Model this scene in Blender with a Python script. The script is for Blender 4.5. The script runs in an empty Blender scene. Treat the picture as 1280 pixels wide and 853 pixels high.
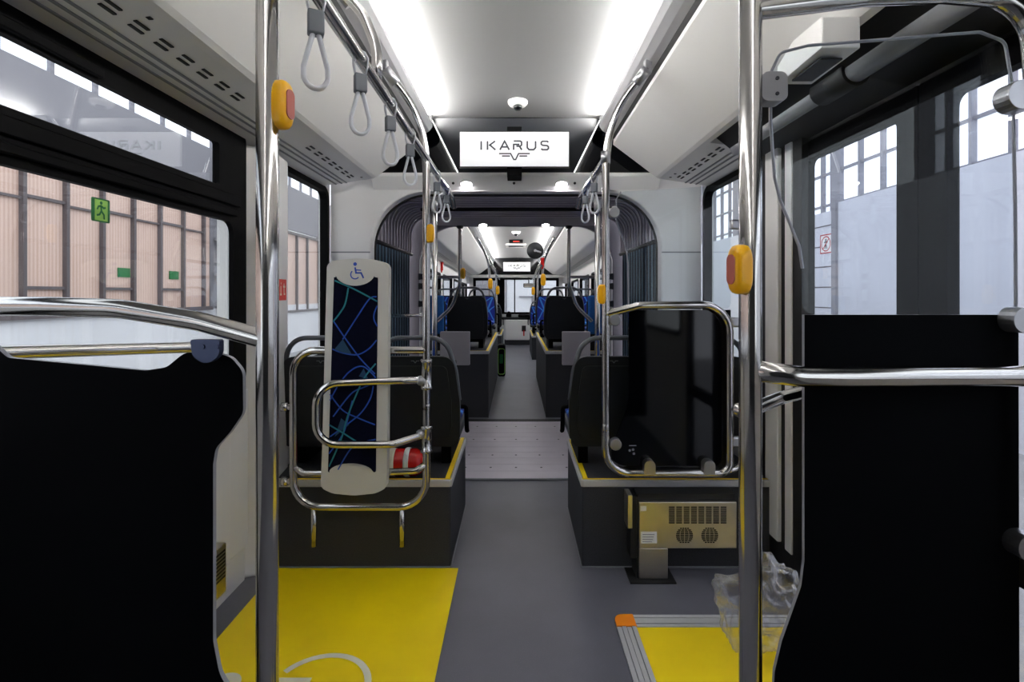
import bpy, bmesh, math, random
from mathutils import Vector, Matrix
from mathutils.geometry import tessellate_polygon
random.seed(7)
PI = math.pi
SC = bpy.context.scene
COL = SC.collection

# ------------------------------------------------------------------ camera, world, exposure
F, CX, CY, H = 640.0, 645.0, 367.0, 1.25          # focal length in px of the 1280x853 frame, vanishing point, eye height
cam_data = bpy.data.cameras.new('camera')
cam = bpy.data.objects.new('camera', cam_data)
COL.objects.link(cam)
cam.location = (0, 0, H)
cam.rotation_euler = (PI / 2, 0, 0)
cam_data.sensor_width = 36.0
cam_data.lens = 36.0 * F / 1280
cam_data.shift_x = (640 - CX) / 1280
cam_data.shift_y = -(426.5 - CY) / 1280
cam_data.clip_start = 0.05
SC.camera = cam
SC.view_settings.view_transform = 'Standard'
SC.view_settings.look = 'None'
SC.view_settings.gamma = 1
SC.view_settings.exposure = 0.62
world = bpy.data.worlds.new('daylight')
SC.world = world
world.use_nodes = True
bg = world.node_tree.nodes['Background']
bg.inputs[0].default_value = (0.95, 0.96, 1.0, 1)
bg.inputs[1].default_value = 1.75
LED_STRENGTH = 60.0
SPOT_STRENGTH = 60.0

def lin(c):
    c /= 255.0
    return c / 12.92 if c <= 0.04045 else ((c + 0.055) / 1.055) ** 2.4
def rgb(r, g, b): return (lin(r), lin(g), lin(b), 1)

# ------------------------------------------------------------------ materials
def mat(name, col, rough=0.5, metal=0.0, noise=None, bump=0.0, emit=0.0, spec=0.5, coat=0.0):
    m = bpy.data.materials.new(name); m.use_nodes = True
    nt = m.node_tree; b = nt.nodes['Principled BSDF']
    b.inputs['Base Color'].default_value = col
    b.inputs['Roughness'].default_value = rough
    b.inputs['Metallic'].default_value = metal
    b.inputs['Specular IOR Level'].default_value = spec
    if coat: b.inputs['Coat Weight'].default_value = coat
    if emit:
        b.inputs['Emission Color'].default_value = col
        b.inputs['Emission Strength'].default_value = emit
    if noise or bump:
        tc = nt.nodes.new('ShaderNodeTexCoord')
        n = nt.nodes.new('ShaderNodeTexNoise')
        sc_, amt = noise or (60, 0.0)
        n.inputs['Scale'].default_value = sc_; n.inputs['Detail'].default_value = 4
        nt.links.new(tc.outputs['Object'], n.inputs['Vector'])
        if amt:
            r = nt.nodes.new('ShaderNodeValToRGB')
            r.color_ramp.elements[0].position = 0.3; r.color_ramp.elements[1].position = 0.7
            r.color_ramp.elements[0].color = tuple(x * (1 - amt) for x in col[:3]) + (1,)
            r.color_ramp.elements[1].color = tuple(min(1, x * (1 + amt)) for x in col[:3]) + (1,)
            nt.links.new(n.outputs['Fac'], r.inputs['Fac'])
            nt.links.new(r.outputs['Color'], b.inputs['Base Color'])
        if bump:
            bp = nt.nodes.new('ShaderNodeBump'); bp.inputs['Strength'].default_value = bump
            bp.inputs['Distance'].default_value = 0.002
            nt.links.new(n.outputs['Fac'], bp.inputs['Height'])
            nt.links.new(bp.outputs['Normal'], b.inputs['Normal'])
    return m

def glass_mat(name, tint, refl=1.0, rough=0.0):
    m = bpy.data.materials.new(name); m.use_nodes = True
    nt = m.node_tree
    for n in list(nt.nodes): nt.nodes.remove(n)
    out = nt.nodes.new('ShaderNodeOutputMaterial')
    tr = nt.nodes.new('ShaderNodeBsdfTransparent'); tr.inputs[0].default_value = tint
    gl = nt.nodes.new('ShaderNodeBsdfGlossy'); gl.inputs['Roughness'].default_value = rough
    fr = nt.nodes.new('ShaderNodeFresnel')
    ge = nt.nodes.new('ShaderNodeNewGeometry')                      # same reflectance on both faces of the thin pane
    io = nt.nodes.new('ShaderNodeMapRange'); io.inputs['To Min'].default_value = 1.5; io.inputs['To Max'].default_value = 1 / 1.5
    nt.links.new(ge.outputs['Backfacing'], io.inputs['Value']); nt.links.new(io.outputs[0], fr.inputs[0])
    mu = nt.nodes.new('ShaderNodeMath'); mu.operation = 'MULTIPLY'; mu.inputs[1].default_value = refl
    mx = nt.nodes.new('ShaderNodeMixShader')
    nt.links.new(fr.outputs[0], mu.inputs[0]); nt.links.new(mu.outputs[0], mx.inputs[0])
    nt.links.new(tr.outputs[0], mx.inputs[1]); nt.links.new(gl.outputs[0], mx.inputs[2])
    nt.links.new(mx.outputs[0], out.inputs[0])
    return m

def floor_mat():
    m = mat('speckled vinyl', rgb(99, 99, 107), 0.40, noise=(3.0, 0.10))
    nt = m.node_tree; b = nt.nodes['Principled BSDF']
    tc = nt.nodes.new('ShaderNodeTexCoord')
    v = nt.nodes.new('ShaderNodeTexVoronoi'); v.inputs['Scale'].default_value = 240
    r = nt.nodes.new('ShaderNodeValToRGB')
    r.color_ramp.elements[0].color = (1, 1, 1, 1); r.color_ramp.elements[0].position = 0.10
    r.color_ramp.elements[1].color = (0, 0, 0, 1); r.color_ramp.elements[1].position = 0.2
    mx = nt.nodes.new('ShaderNodeMixRGB'); mx.blend_type = 'MIX'
    mf = nt.nodes.new('ShaderNodeMath'); mf.operation = 'MULTIPLY'; mf.inputs[1].default_value = 0.35
    src = b.inputs['Base Color'].links[0].from_socket
    nt.links.new(tc.outputs['Object'], v.inputs['Vector'])
    nt.links.new(v.outputs['Distance'], r.inputs['Fac'])
    nt.links.new(r.outputs['Color'], mf.inputs[0]); nt.links.new(mf.outputs[0], mx.inputs['Fac'])
    nt.links.new(src, mx.inputs['Color1']); mx.inputs['Color2'].default_value = rgb(150, 150, 158)
    nt.links.new(mx.outputs[0], b.inputs['Base Color'])
    return m

def fabric_mat():
    """navy seat cloth with crossing light-blue arcs"""
    m = mat('blue seat cloth', rgb(14, 34, 110), 0.85)
    nt = m.node_tree; b = nt.nodes['Principled BSDF']
    tc = nt.nodes.new('ShaderNodeTexCoord')
    last = None
    for ang, sc_ in ((0.7, 2.6), (2.1, 2.1), (1.2, 1.7)):
        mp = nt.nodes.new('ShaderNodeMapping'); mp.inputs['Rotation'].default_value = (0, ang, 0.3)
        w = nt.nodes.new('ShaderNodeTexWave'); w.wave_type = 'RINGS'; w.inputs['Scale'].default_value = sc_
        w.inputs['Distortion'].default_value = 2.0
        mp.inputs['Location'].default_value = (ang, 0, ang * 0.4)
        nt.links.new(tc.outputs['Object'], mp.inputs[0]); nt.links.new(mp.outputs[0], w.inputs[0])
        r = nt.nodes.new('ShaderNodeValToRGB')
        e = r.color_ramp.elements
        e[0].position = 0.0; e[0].color = (1, 1, 1, 1); e[1].position = 0.05; e[1].color = (0, 0, 0, 1)
        nt.links.new(w.outputs['Fac'], r.inputs[0])
        if last is None: last = r.outputs[0]
        else:
            a = nt.nodes.new('ShaderNodeMixRGB'); a.blend_type = 'LIGHTEN'; a.inputs[0].default_value = 1
            nt.links.new(last, a.inputs[1]); nt.links.new(r.outputs[0], a.inputs[2]); last = a.outputs[0]
    mx = nt.nodes.new('ShaderNodeMixRGB')
    nt.links.new(last, mx.inputs[0])
    mx.inputs[1].default_value = rgb(16, 40, 140); mx.inputs[2].default_value = rgb(60, 140, 225)
    nt.links.new(mx.outputs[0], b.inputs['Base Color'])
    return m

def poly_mat():
    """fluted translucent wall sheet"""
    m = mat('fluted sheet', rgb(226, 190, 174), 0.6)
    nt = m.node_tree; b = nt.nodes['Principled BSDF']
    tc = nt.nodes.new('ShaderNodeTexCoord')
    w = nt.nodes.new('ShaderNodeTexWave'); w.bands_direction = 'Y'; w.inputs['Scale'].default_value = 6.0
    n = nt.nodes.new('ShaderNodeTexNoise'); n.inputs['Scale'].default_value = 0.7
    r = nt.nodes.new('ShaderNodeMixRGB'); r.inputs[1].default_value = rgb(190, 150, 132); r.inputs[2].default_value = rgb(224, 194, 176)
    r2 = nt.nodes.new('ShaderNodeMixRGB'); r2.inputs[0].default_value = 0.5
    r2.inputs[2].default_value = rgb(214, 188, 176)
    nt.links.new(tc.outputs['Object'], w.inputs[0]); nt.links.new(tc.outputs['Object'], n.inputs[0])
    nt.links.new(w.outputs['Fac'], r.inputs[0]); nt.links.new(n.outputs['Fac'], r2.inputs[0])
    nt.links.new(r.outputs[0], r2.inputs[1]); nt.links.new(r2.outputs[0], b.inputs['Base Color'])
    return m

M = dict(
    floor=floor_mat(),
    white=mat('warm white panel', rgb(222, 221, 219), 0.38, noise=(2.0, 0.015)),
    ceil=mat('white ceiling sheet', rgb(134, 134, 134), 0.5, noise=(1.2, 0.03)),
    lip=mat('grey aluminium profile', rgb(176, 176, 178), 0.35, 0.3),
    led=mat('led strip', (1.0, 0.985, 0.96, 1), 0.5, emit=LED_STRENGTH),
    spot=mat('spot diffuser', (1.0, 0.93, 0.99, 1), 0.5, emit=SPOT_STRENGTH),
    screen=mat('lit screen', rgb(200, 201, 203), 0.4, emit=0.38),
    ink=mat('dark lettering', rgb(52, 54, 60), 0.6),
    black=mat('black plastic', rgb(5, 5, 6), 0.6, noise=(40, 0.1), spec=0.06),
    gloss=mat('gloss black panel', rgb(4, 5, 8), 0.06, spec=0.45),
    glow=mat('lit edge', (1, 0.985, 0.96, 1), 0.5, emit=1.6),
    satin=mat('satin black panel', rgb(7, 11, 19), 0.30, spec=0.5),
    rub=mat('black rubber', rgb(9, 9, 10), 0.6),
    panel=mat('matt black panel', rgb(3, 4, 7), 0.75, noise=(300, 0.15), spec=0.06),
    edge=mat('panel edge', rgb(150, 152, 160), 0.3),
    chrome=mat('brushed stainless tube', (0.54, 0.525, 0.51, 1), 0.15, 1.0),
    bluecast=mat('clamp with blue reflection', rgb(52, 62, 92), 0.3, 0.4),  # dark bluish reflection put into the clamp's base colour
    steel=mat('stainless sheet', (0.56, 0.53, 0.48, 1), 0.34, 1.0, noise=(12, 0.08)),
    cast=mat('cast alloy clamp', (0.42, 0.42, 0.44, 1), 0.30, 0.95),
    yellow=mat('yellow vinyl', rgb(253, 218, 4), 0.45, noise=(5, 0.05)),
    button=mat('yellow push plastic', rgb(250, 182, 4), 0.3),
    orange=mat('orange plastic', rgb(250, 140, 20), 0.45),
    pink=mat('translucent red window', rgb(186, 96, 84), 0.2),
    red=mat('red enamel', rgb(186, 16, 14), 0.25),
    reds=mat('red sticker', rgb(214, 40, 20), 0.5),
    green=mat('green sticker', rgb(6, 110, 50), 0.5),
    lime=mat('pale green sticker', rgb(150, 205, 90), 0.5),
    pod=mat('dark grey carpet vinyl', rgb(46, 47, 52), 0.7, noise=(160, 0.25)),
    shell=mat('charcoal seat plastic', rgb(25, 28, 32), 0.45, noise=(200, 0.12), spec=0.35),
    loop=mat('grey seat handle', rgb(80, 84, 90), 0.4),
    cloth=fabric_mat(),
    bluep=mat('plain blue cloth', rgb(24, 98, 170), 0.8, noise=(60, 0.1)),
    strap=mat('pale grey strap', rgb(226, 228, 234), 0.3),
    clip=mat('grey strap clip', rgb(104, 109, 116), 0.45),
    alu=mat('ribbed aluminium', rgb(190, 190, 190), 0.4, 0.1),
    plate=mat('turntable plate', rgb(196, 190, 198), 0.42, 0.15, noise=(4, 0.06)),
    bellow=mat('grey bellows rubber', rgb(150, 146, 158), 0.5),
    bluebel=mat('blue grey bellows', rgb(104, 132, 152), 0.5),
    bluedark=mat('dark blue grey pleat shading', rgb(40, 56, 70), 0.6),  # shade stripes of the side pleats, put into the rib colour
    box=mat('grey beige painted box', rgb(168, 164, 168), 0.45),
    portal=mat('mauve grey panel', rgb(128, 124, 132), 0.5),
    board=mat('cream board plastic', rgb(202, 200, 193), 0.4),
    navy=mat('navy board cloth', rgb(3, 5, 26), 0.85, noise=(90, 0.2), spec=0.1),
    line1=mat('blue print', rgb(28, 76, 170), 0.8), line2=mat('teal print', rgb(30, 120, 130), 0.8),
    line3=mat('dark teal print', rgb(20, 62, 92), 0.8),
    isa=mat('blue ink', rgb(30, 70, 170), 0.5),
    wht=mat('white paint', rgb(235, 230, 205), 0.5),
    paper=mat('white paper label', rgb(236, 236, 232), 0.6),
    grey=mat('mid grey metal', rgb(128, 130, 134), 0.5),
    bag=None,
    glass=glass_mat('bus window glass', (0.90, 0.93, 0.94, 1), 1.5),
    clear=glass_mat('clear screen glass', (0.92, 0.95, 0.97, 1), 0.55),
    tint=glass_mat('door glass', (0.87, 0.885, 0.92, 1), 1.1),
    poly=poly_mat(),
    hall=mat('white hall wall', rgb(224, 224, 228), 0.7, noise=(0.6, 0.03)),
    hallg=mat('grey hall wall', rgb(128, 126, 132), 0.7),
    mull=mat('dark mullion', rgb(92, 84, 86), 0.6),
    day=mat('daylit pane', rgb(236, 240, 250), 0.6, emit=1.0),
    conc=mat('hall concrete', rgb(150, 150, 150), 0.8, noise=(2, 0.1)),
    trailer=mat('pale trailer wall', rgb(206, 206, 212), 0.5, noise=(1.2, 0.04)),
)
def bag_mat():
    m = bpy.data.materials.new('clear polythene'); m.use_nodes = True
    nt = m.node_tree
    for n in list(nt.nodes): nt.nodes.remove(n)
    out = nt.nodes.new('ShaderNodeOutputMaterial')
    tr = nt.nodes.new('ShaderNodeBsdfTransparent'); tr.inputs[0].default_value = (0.93, 0.93, 0.94, 1)
    gl = nt.nodes.new('ShaderNodeBsdfGlossy'); gl.inputs['Roughness'].default_value = 0.09
    df = nt.nodes.new('ShaderNodeBsdfDiffuse'); df.inputs[0].default_value = (0.8, 0.8, 0.82, 1)
    lw = nt.nodes.new('ShaderNodeLayerWeight'); lw.inputs[0].default_value = 0.55
    ad = nt.nodes.new('ShaderNodeMixShader'); ad.inputs[0].default_value = 0.4
    mu = nt.nodes.new('ShaderNodeMath'); mu.operation = 'MULTIPLY'; mu.inputs[1].default_value = 0.65
    mx = nt.nodes.new('ShaderNodeMixShader')
    nt.links.new(gl.outputs[0], ad.inputs[1]); nt.links.new(df.outputs[0], ad.inputs[2])
    nt.links.new(lw.outputs['Facing'], mu.inputs[0]); nt.links.new(mu.outputs[0], mx.inputs[0])
    nt.links.new(tr.outputs[0], mx.inputs[1]); nt.links.new(ad.outputs[0], mx.inputs[2])
    nt.links.new(mx.outputs[0], out.inputs[0])
    return m
M['bag'] = bag_mat()

# ------------------------------------------------------------------ geometry helpers
def W(px, py, d): return Vector(((px - CX) * d / F, d, H - (py - CY) * d / F))
def V(*a): return Vector(a)

def fillet(pts, rad, n=6, closed=False):
    """round the corners of a polyline (2-D or 3-D); rad is one number or a list"""
    P = [Vector(p) for p in pts]; out = []; N = len(P)
    for i, p in enumerate(P):
        r = rad[i] if isinstance(rad, (list, tuple)) else rad
        if r <= 0 or (not closed and i in (0, N - 1)):
            out.append(p); continue
        a = P[i - 1] - p; b = P[(i + 1) % N] - p
        la, lb = a.length, b.length
        if la < 1e-9 or lb < 1e-9: out.append(p); continue
        a /= la; b /= lb
        ang = a.angle(b)
        if ang > PI - 0.02: out.append(p); continue
        t = min(r / math.tan(ang / 2), la * 0.49, lb * 0.49)
        rr = t * math.tan(ang / 2)
        c = p + (a + b).normalized() * (rr / math.sin(ang / 2))
        s, e = p + a * t - c, p + b * t - c
        tot = s.angle(e)
        for k in range(n + 1):
            f = k / n
            if tot < 1e-6: q = s
            else: q = (s * math.sin((1 - f) * tot) + e * math.sin(f * tot)) / math.sin(tot)
            out.append(c + q)
    return out

class MB:
    def __init__(self): self.bm = bmesh.new(); self.mi = 0; self.smooth = False
    def face(self, vs):
        try: f = self.bm.faces.new(vs)
        except ValueError: return None
        f.material_index = self.mi; f.smooth = self.smooth
        return f
    def box(self, a, b, bev=0.0, seg=2):
        x0, x1 = sorted((a[0], b[0])); y0, y1 = sorted((a[1], b[1])); z0, z1 = sorted((a[2], b[2]))
        v = [self.bm.verts.new((x, y, z)) for x in (x0, x1) for y in (y0, y1) for z in (z0, z1)]
        fs = [self.face([v[i] for i in q]) for q in ((0, 1, 3, 2), (4, 6, 7, 5), (0, 4, 5, 1), (2, 3, 7, 6), (0, 2, 6, 4), (1, 5, 7, 3))]
        if bev:
            es = list({e for f in fs for e in f.edges})
            r = bmesh.ops.bevel(self.bm, geom=es, offset=bev, segments=seg, affect='EDGES', profile=0.5)
            for f in r['faces']: f.material_index = self.mi; f.smooth = True
        return self
    def tube(self, pts, r, n=14, bend=0.0, closed=False, ns=7, rx=None, up=None):
        """sweep a circle (or an r by rx ellipse) along a path with rounded corners"""
        P = fillet(pts, bend, ns, closed) if bend else [Vector(p) for p in pts]
        Q = [P[0]]
        for p in P[1:]:
            if (p - Q[-1]).length > 1e-6: Q.append(p)
        if closed and (Q[0] - Q[-1]).length < 1e-6: Q.pop()
        P = []                                                       # hold the straight runs straight up to each bend
        for i, p in enumerate(Q):
            P.append(p)
            nx = Q[(i + 1) % len(Q)] if (closed or i < len(Q) - 1) else None
            if nx is not None and (nx - p).length > 5 * r and len(Q) > 2:
                e = (nx - p).normalized() * r * 0.8; P += [p + e, nx - e]
        N = len(P)
        T = []
        for i in range(N):
            if closed: t = P[(i + 1) % N] - P[i - 1]
            else: t = P[min(i + 1, N - 1)] - P[max(i - 1, 0)]
            T.append(t.normalized())
        u = Vector(up) if up else (Vector((0, 0, 1)) if abs(T[0].z) < 0.9 else Vector((0, 1, 0)))
        u = (u - T[0] * u.dot(T[0])).normalized()
        rings = []
        for i in range(N):
            if i:
                u = u - T[i] * u.dot(T[i])
                u = u.normalized() if u.length > 1e-6 else T[i].orthogonal().normalized()
            w = T[i].cross(u)
            rings.append([self.bm.verts.new(P[i] + u * math.cos(2 * PI * k / n) * r + w * math.sin(2 * PI * k / n) * (rx or r)) for k in range(n)])
        old = self.smooth; self.smooth = True
        for i in range(N if closed else N - 1):
            a, b = rings[i], rings[(i + 1) % N]
            for k in range(n): self.face([a[k], a[(k + 1) % n], b[(k + 1) % n], b[k]])
        self.smooth = old
        if not closed:
            self.face(rings[0][::-1]); self.face(rings[-1])
        return self
    def lathe(self, prof, c, axis=(0, 0, 1), n=24):
        """profile of (radius, height) turned about an axis through c"""
        ax = Vector(axis).normalized(); u = ax.orthogonal().normalized(); w = ax.cross(u); c = Vector(c)
        rings = []
        for r, h in prof:
            if r < 1e-6: rings.append([self.bm.verts.new(c + ax * h)])
            else: rings.append([self.bm.verts.new(c + ax * h + (u * math.cos(2 * PI * k / n) + w * math.sin(2 * PI * k / n)) * r) for k in range(n)])
        old = self.smooth; self.smooth = True
        for a, b in zip(rings, rings[1:]):
            for k in range(n):
                k2 = (k + 1) % n
                if len(a) == 1 and len(b) == 1: break
                if len(a) == 1: self.face([a[0], b[k2], b[k]])
                elif len(b) == 1: self.face([a[k], a[k2], b[0]])
                else: self.face([a[k], a[k2], b[k2], b[k]])
        self.smooth = old
        if len(rings[0]) > 1: self.face(rings[0][::-1])
        if len(rings[-1]) > 1: self.face(rings[-1])
        return self
    def slab(self, loops, d0, d1, plane='xz', shift=None, side=None):
        """extrude a polygon with holes: loops[0] is the outline. plane names the two axes; d0..d1 runs along the third"""
        if not isinstance(loops[0][0], (list, tuple, Vector)): loops = [loops]
        ax = {'xz': lambda a, b, d: (a, d, b), 'yz': lambda a, b, d: (d, a, b), 'xy': lambda a, b, d: (a, b, d)}[plane]
        flat = [tuple(p[:2]) for l in loops for p in l]
        tri = tessellate_polygon([[Vector((p[0], p[1], 0)) for p in l] for l in loops])
        sets = []
        for d in (d0, d1):
            vs = []
            for a, b in flat:
                q = Vector(ax(a, b, d))
                if shift: q = q + shift(q)
                vs.append(self.bm.verts.new(q))
            sets.append(vs)
        for t in tri:
            self.face([sets[0][i] for i in t]); self.face([sets[1][i] for i in reversed(t)])
        mi = self.mi
        if side is not None: self.mi = side
        o = 0
        for l in loops:
            n = len(l)
            for k in range(n):
                i, j = o + k, o + (k + 1) % n
                self.face([sets[0][i], sets[0][j], sets[1][j], sets[1][i]])
            o += n
        self.mi = mi
        return self
    def strokes(self, lines, w, place):
        """flat mitred ribbons; place turns (a, b) into a point"""
        for l in lines:
            P = [Vector(p) for p in l]; N = len(P); L = []; R = []
            cl = (P[0] - P[-1]).length < 1e-7
            if cl: P = P[:-1]; N -= 1
            for i in range(N):
                a = (P[i] - P[i - 1]).normalized() if (i or cl) else None
                b = (P[(i + 1) % N] - P[i]).normalized() if (i < N - 1 or cl) else None
                if a is None: a = b
                if b is None: b = a
                na = Vector((-a.y, a.x)); nb = Vector((-b.y, b.x)); m_ = na + nb
                m_ = m_.normalized() if m_.length > 1e-6 else na
                k = min(2.0, 1 / max(0.3, m_.dot(na)))
                L.append(self.bm.verts.new(place(*(P[i] + m_ * w / 2 * k)))); R.append(self.bm.verts.new(place(*(P[i] - m_ * w / 2 * k))))
            for i in range(N if cl else N - 1):
                j = (i + 1) % N
                self.face([L[i], R[i], R[j], L[j]])
        return self
    def disc(self, c, r, place, n=20):
        self.face([self.bm.verts.new(place(c[0] + r * math.cos(2 * PI * k / n), c[1] + r * math.sin(2 * PI * k / n))) for k in range(n)])
        return self
    def poly(self, pts, place):
        self.face([self.bm.verts.new(place(*p[:2])) for p in pts]); return self
    def build(self, name, mats, parent=None, loc=None, bevel=0.0):
        bmesh.ops.recalc_face_normals(self.bm, faces=self.bm.faces)
        me = bpy.data.meshes.new(name); self.bm.to_mesh(me); self.bm.free()
        for m in (mats if isinstance(mats, (list, tuple)) else [mats]): me.materials.append(M[m])
        o = bpy.data.objects.new(name, me); COL.objects.link(o)
        if parent: o.parent = parent
        if loc is not None: o.location = loc
        if bevel:
            md = o.modifiers.new('bevel', 'BEVEL'); md.width = bevel; md.segments = 2; md.limit_method = 'ANGLE'
        return o

def tag(o, label=None, cat=None, group=None, kind=None):
    if label: o['label'] = label
    if cat: o['category'] = cat
    if group: o['group'] = group
    if kind: o['kind'] = kind
    return o
def thing(name, loc, label, cat, group=None, rz=0):
    o = bpy.data.objects.new(name, None); COL.objects.link(o)
    o.location = loc; o.rotation_euler = (0, 0, rz); o.empty_display_size = 0.1
    return tag(o, label, cat, group)
def struct(o): o['kind'] = 'structure'; return o
def kids(o, idx): return idx.get(o.name, [])
def copy_tree(o):
    c = o.copy(); COL.objects.link(c)
    for ch in [x for x in bpy.data.objects if x.parent == o]:
        d = copy_tree(ch); d.parent = c
    return c
def arc(cx, cy, r, a0, a1, n=16, ry=None):
    return [(cx + r * math.cos(math.radians(a0 + (a1 - a0) * k / n)), cy + (ry or r) * math.sin(math.radians(a0 + (a1 - a0) * k / n))) for k in range(n + 1)]
def rrect(x0, y0, x1, y1, r, n=5): return fillet([(x0, y0), (x1, y0), (x1, y1), (x0, y1)], r, n, True)
def local(root, pts):
    return [Vector(p) - root.location for p in pts]

def front_drop(q):                 # the front section of the bus dips slightly
    return Vector((0, 0, -0.09 - 0.022 * (q.y - 5.05))) if q.y > 4.99 else Vector((0, 0, 0))
def fz(y): return -0.09 - 0.022 * (y - 5.05)

# ------------------------------------------------------------------ SETTING: bus shell
REAR, P1, P2, FRONT = -1.6, 3.3, 4.97, 13.2
WX = 1.2
b = MB(); b.box((-1.24, REAR, -0.06), (1.24, P1 + 0.13, 0)); b.build('floor', 'floor')['kind'] = 'structure'
b = MB(); b.box((-1.24, P2, -0.06), (1.24, FRONT, 0)); b.build('floor_front', 'floor')['kind'] = 'structure'
# ceilings
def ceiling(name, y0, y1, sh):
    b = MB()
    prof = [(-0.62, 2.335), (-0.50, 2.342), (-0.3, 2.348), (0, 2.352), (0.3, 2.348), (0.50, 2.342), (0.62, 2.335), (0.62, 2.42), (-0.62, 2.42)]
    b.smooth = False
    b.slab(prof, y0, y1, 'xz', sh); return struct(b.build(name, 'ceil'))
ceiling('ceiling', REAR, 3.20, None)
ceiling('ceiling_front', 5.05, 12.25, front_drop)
# light coves: grey profile lip with an led strip lying behind it
def cove(n, s, y0, y1, sh):
    b = MB()
    prof = [(s * 0.508, 2.282), (s * 0.512, 2.266), (s * 0.530, 2.243), (s * 0.560, 2.225), (s * 0.590, 2.215), (s * 0.590, 2.222), (s * 0.563, 2.234), (s * 0.537, 2.253), (s * 0.518, 2.268), (s * 0.514, 2.282)]
    b.slab(prof, y0, y1, 'xz', sh)
    o = struct(b.build('trim_%d' % n, 'lip'))
    b = MB(); b.slab([(s * 0.574, 2.250), (s * 0.580, 2.250), (s * 0.580, 2.322), (s * 0.574, 2.322)], y0, y1, 'xz', sh)
    b.build('led_strip', 'led', o)
    b = MB(); b.slab([(s * 0.512, 2.262), (s * 0.56, 2.232), (s * 0.6, 2.225), (s * 0.6, 2.34), (s * 0.512, 2.34)], y1 - 0.004, y1 + 0.004, 'xz', sh); b.build('spill_blocker', 'rub', o)  # unseen plate added to stop led light spilling past the cove end
    return o
cove(1, -1, REAR, 3.13, None); cove(2, 1, REAR, 3.13, None)
cove(3, -1, 5.06, 12.25, front_drop); cove(4, 1, 5.06, 12.25, front_drop)
# roof ducts above the windows: sloping panel and vented underside
def duct(n, s, y0, y1, sh, vents, under=True):
    b = MB()
    prof = [(s * 0.600, 2.172), (s * 0.865, 1.972), (s * 0.885, 1.962), (s * 0.91, 1.957)]
    prof += [(s * 1.20, 1.915), (s * 1.20, 2.42), (s * 0.62, 2.42)] if under else [(s * 0.92, 1.99), (s * 1.20, 2.18), (s * 1.20, 2.42), (s * 0.62, 2.42)]
    b.slab(prof, y0, y1, 'xz', sh)
    if under:
        b.mi = 1
        for y in vents:
            for k, dx in enumerate((0.0, 0.024)):
                x = s * (0.972 + dx); z = 1.957 - (0.062 + dx) * 0.145 - 0.0012
                yy = y + 0.012 * k
                b.box((x - 0.0048, yy, z - 0.002), (x + 0.0048, yy + 0.048, z + 0.002))
        for y in (y0 + 0.6, y0 + 2.1, y0 + 2.9, y1 - 0.08):
            x = s * 0.935; b.box((x - 0.006, y, 1.951), (x + 0.006, y + 0.012, 1.956))
        b.mi = 2
        for x in (1.045, 1.075, 1.11):
            z = 1.957 - (x - 0.91) * 0.145
            b.slab([(s * x, z - 0.004), (s * (x + 0.008), z - 0.005), (s * (x + 0.008), z + 0.004), (s * x, z + 0.004)], y0, y1, 'xz', sh)
    return struct(b.build('trim_%d' % n, ['white', 'rub', 'grey']))
duct(5, -1, REAR, 3.17, None, [0.55 + 0.0945 * k for k in range(14)] + [2.42 + 0.098 * k for k in range(7)])
duct(6, 1, 2.40, 3.17, None, [2.44 + 0.098 * k for k in range(7)])
duct(7, 1, REAR, 2.3995, None, [], under=False)
duct(8, -1, 5.06, 12.3, front_drop, [])
duct(9, 1, 5.06, 12.3, front_drop, [])
# dark run beside each duct top, behind the handrail brackets
for n, s, y0, y1, sh in ((10, -1, REAR, 3.14, None), (11, 1, REAR, 3.14, None), (34, -1, 5.06, 12.25, front_drop), (35, 1, 5.06, 12.25, front_drop)):
    b = MB(); b.slab([(s * 0.590, 2.2155), (s * 0.612, 2.18), (s * 0.619, 2.18), (s * 0.619, 2.26), (s * 0.59, 2.26)], y0, y1, 'xz', sh)
    struct(b.build('trim_%d' % n, 'rub'))

# side walls with window openings (y, z)
def wall(name, s, y0, y1, z0, z1, holes, sh=None, m='white'):
    b = MB(); b.slab([[(y0, z0), (y1, z0), (y1, z1), (y0, z1)]] + holes, s * WX, s * (WX + 0.05), 'yz', sh)
    return struct(b.build(name, m))
def window(n, s, y0, y1, z0, z1, r=0.05, fw=0.035, glass='glass', sh=None, x=None, bars=(), m='black'):
    xx = s * (x or WX - 0.012)
    b = MB()
    b.slab([rrect(y0 - fw, z0 - fw, y1 + fw, z1 + fw, r + fw), rrect(y0, z0, y1, z1, r)], xx, s * (WX + 0.035), 'yz', sh)
    for (a, c, d, e) in bars: b.box((xx, a, c), (s * (WX + 0.03), d, e))
    o = struct(b.build('window_%d' % n, m))
    g = MB(); g.slab(rrect(y0 - 0.01, z0 - 0.01, y1 + 0.01, z1 + 0.01, r), s * (WX + 0.012), s * (WX + 0.018), 'yz', sh)
    g.build('pane', glass, o)
    return o
wall('wall_left', -1, REAR, P1, 0, 2.0, [rrect(-0.75, 0.90, 2.14, 1.90, 0.04), rrect(2.60, 0.85, 3.24, 1.905, 0.05)])
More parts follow.
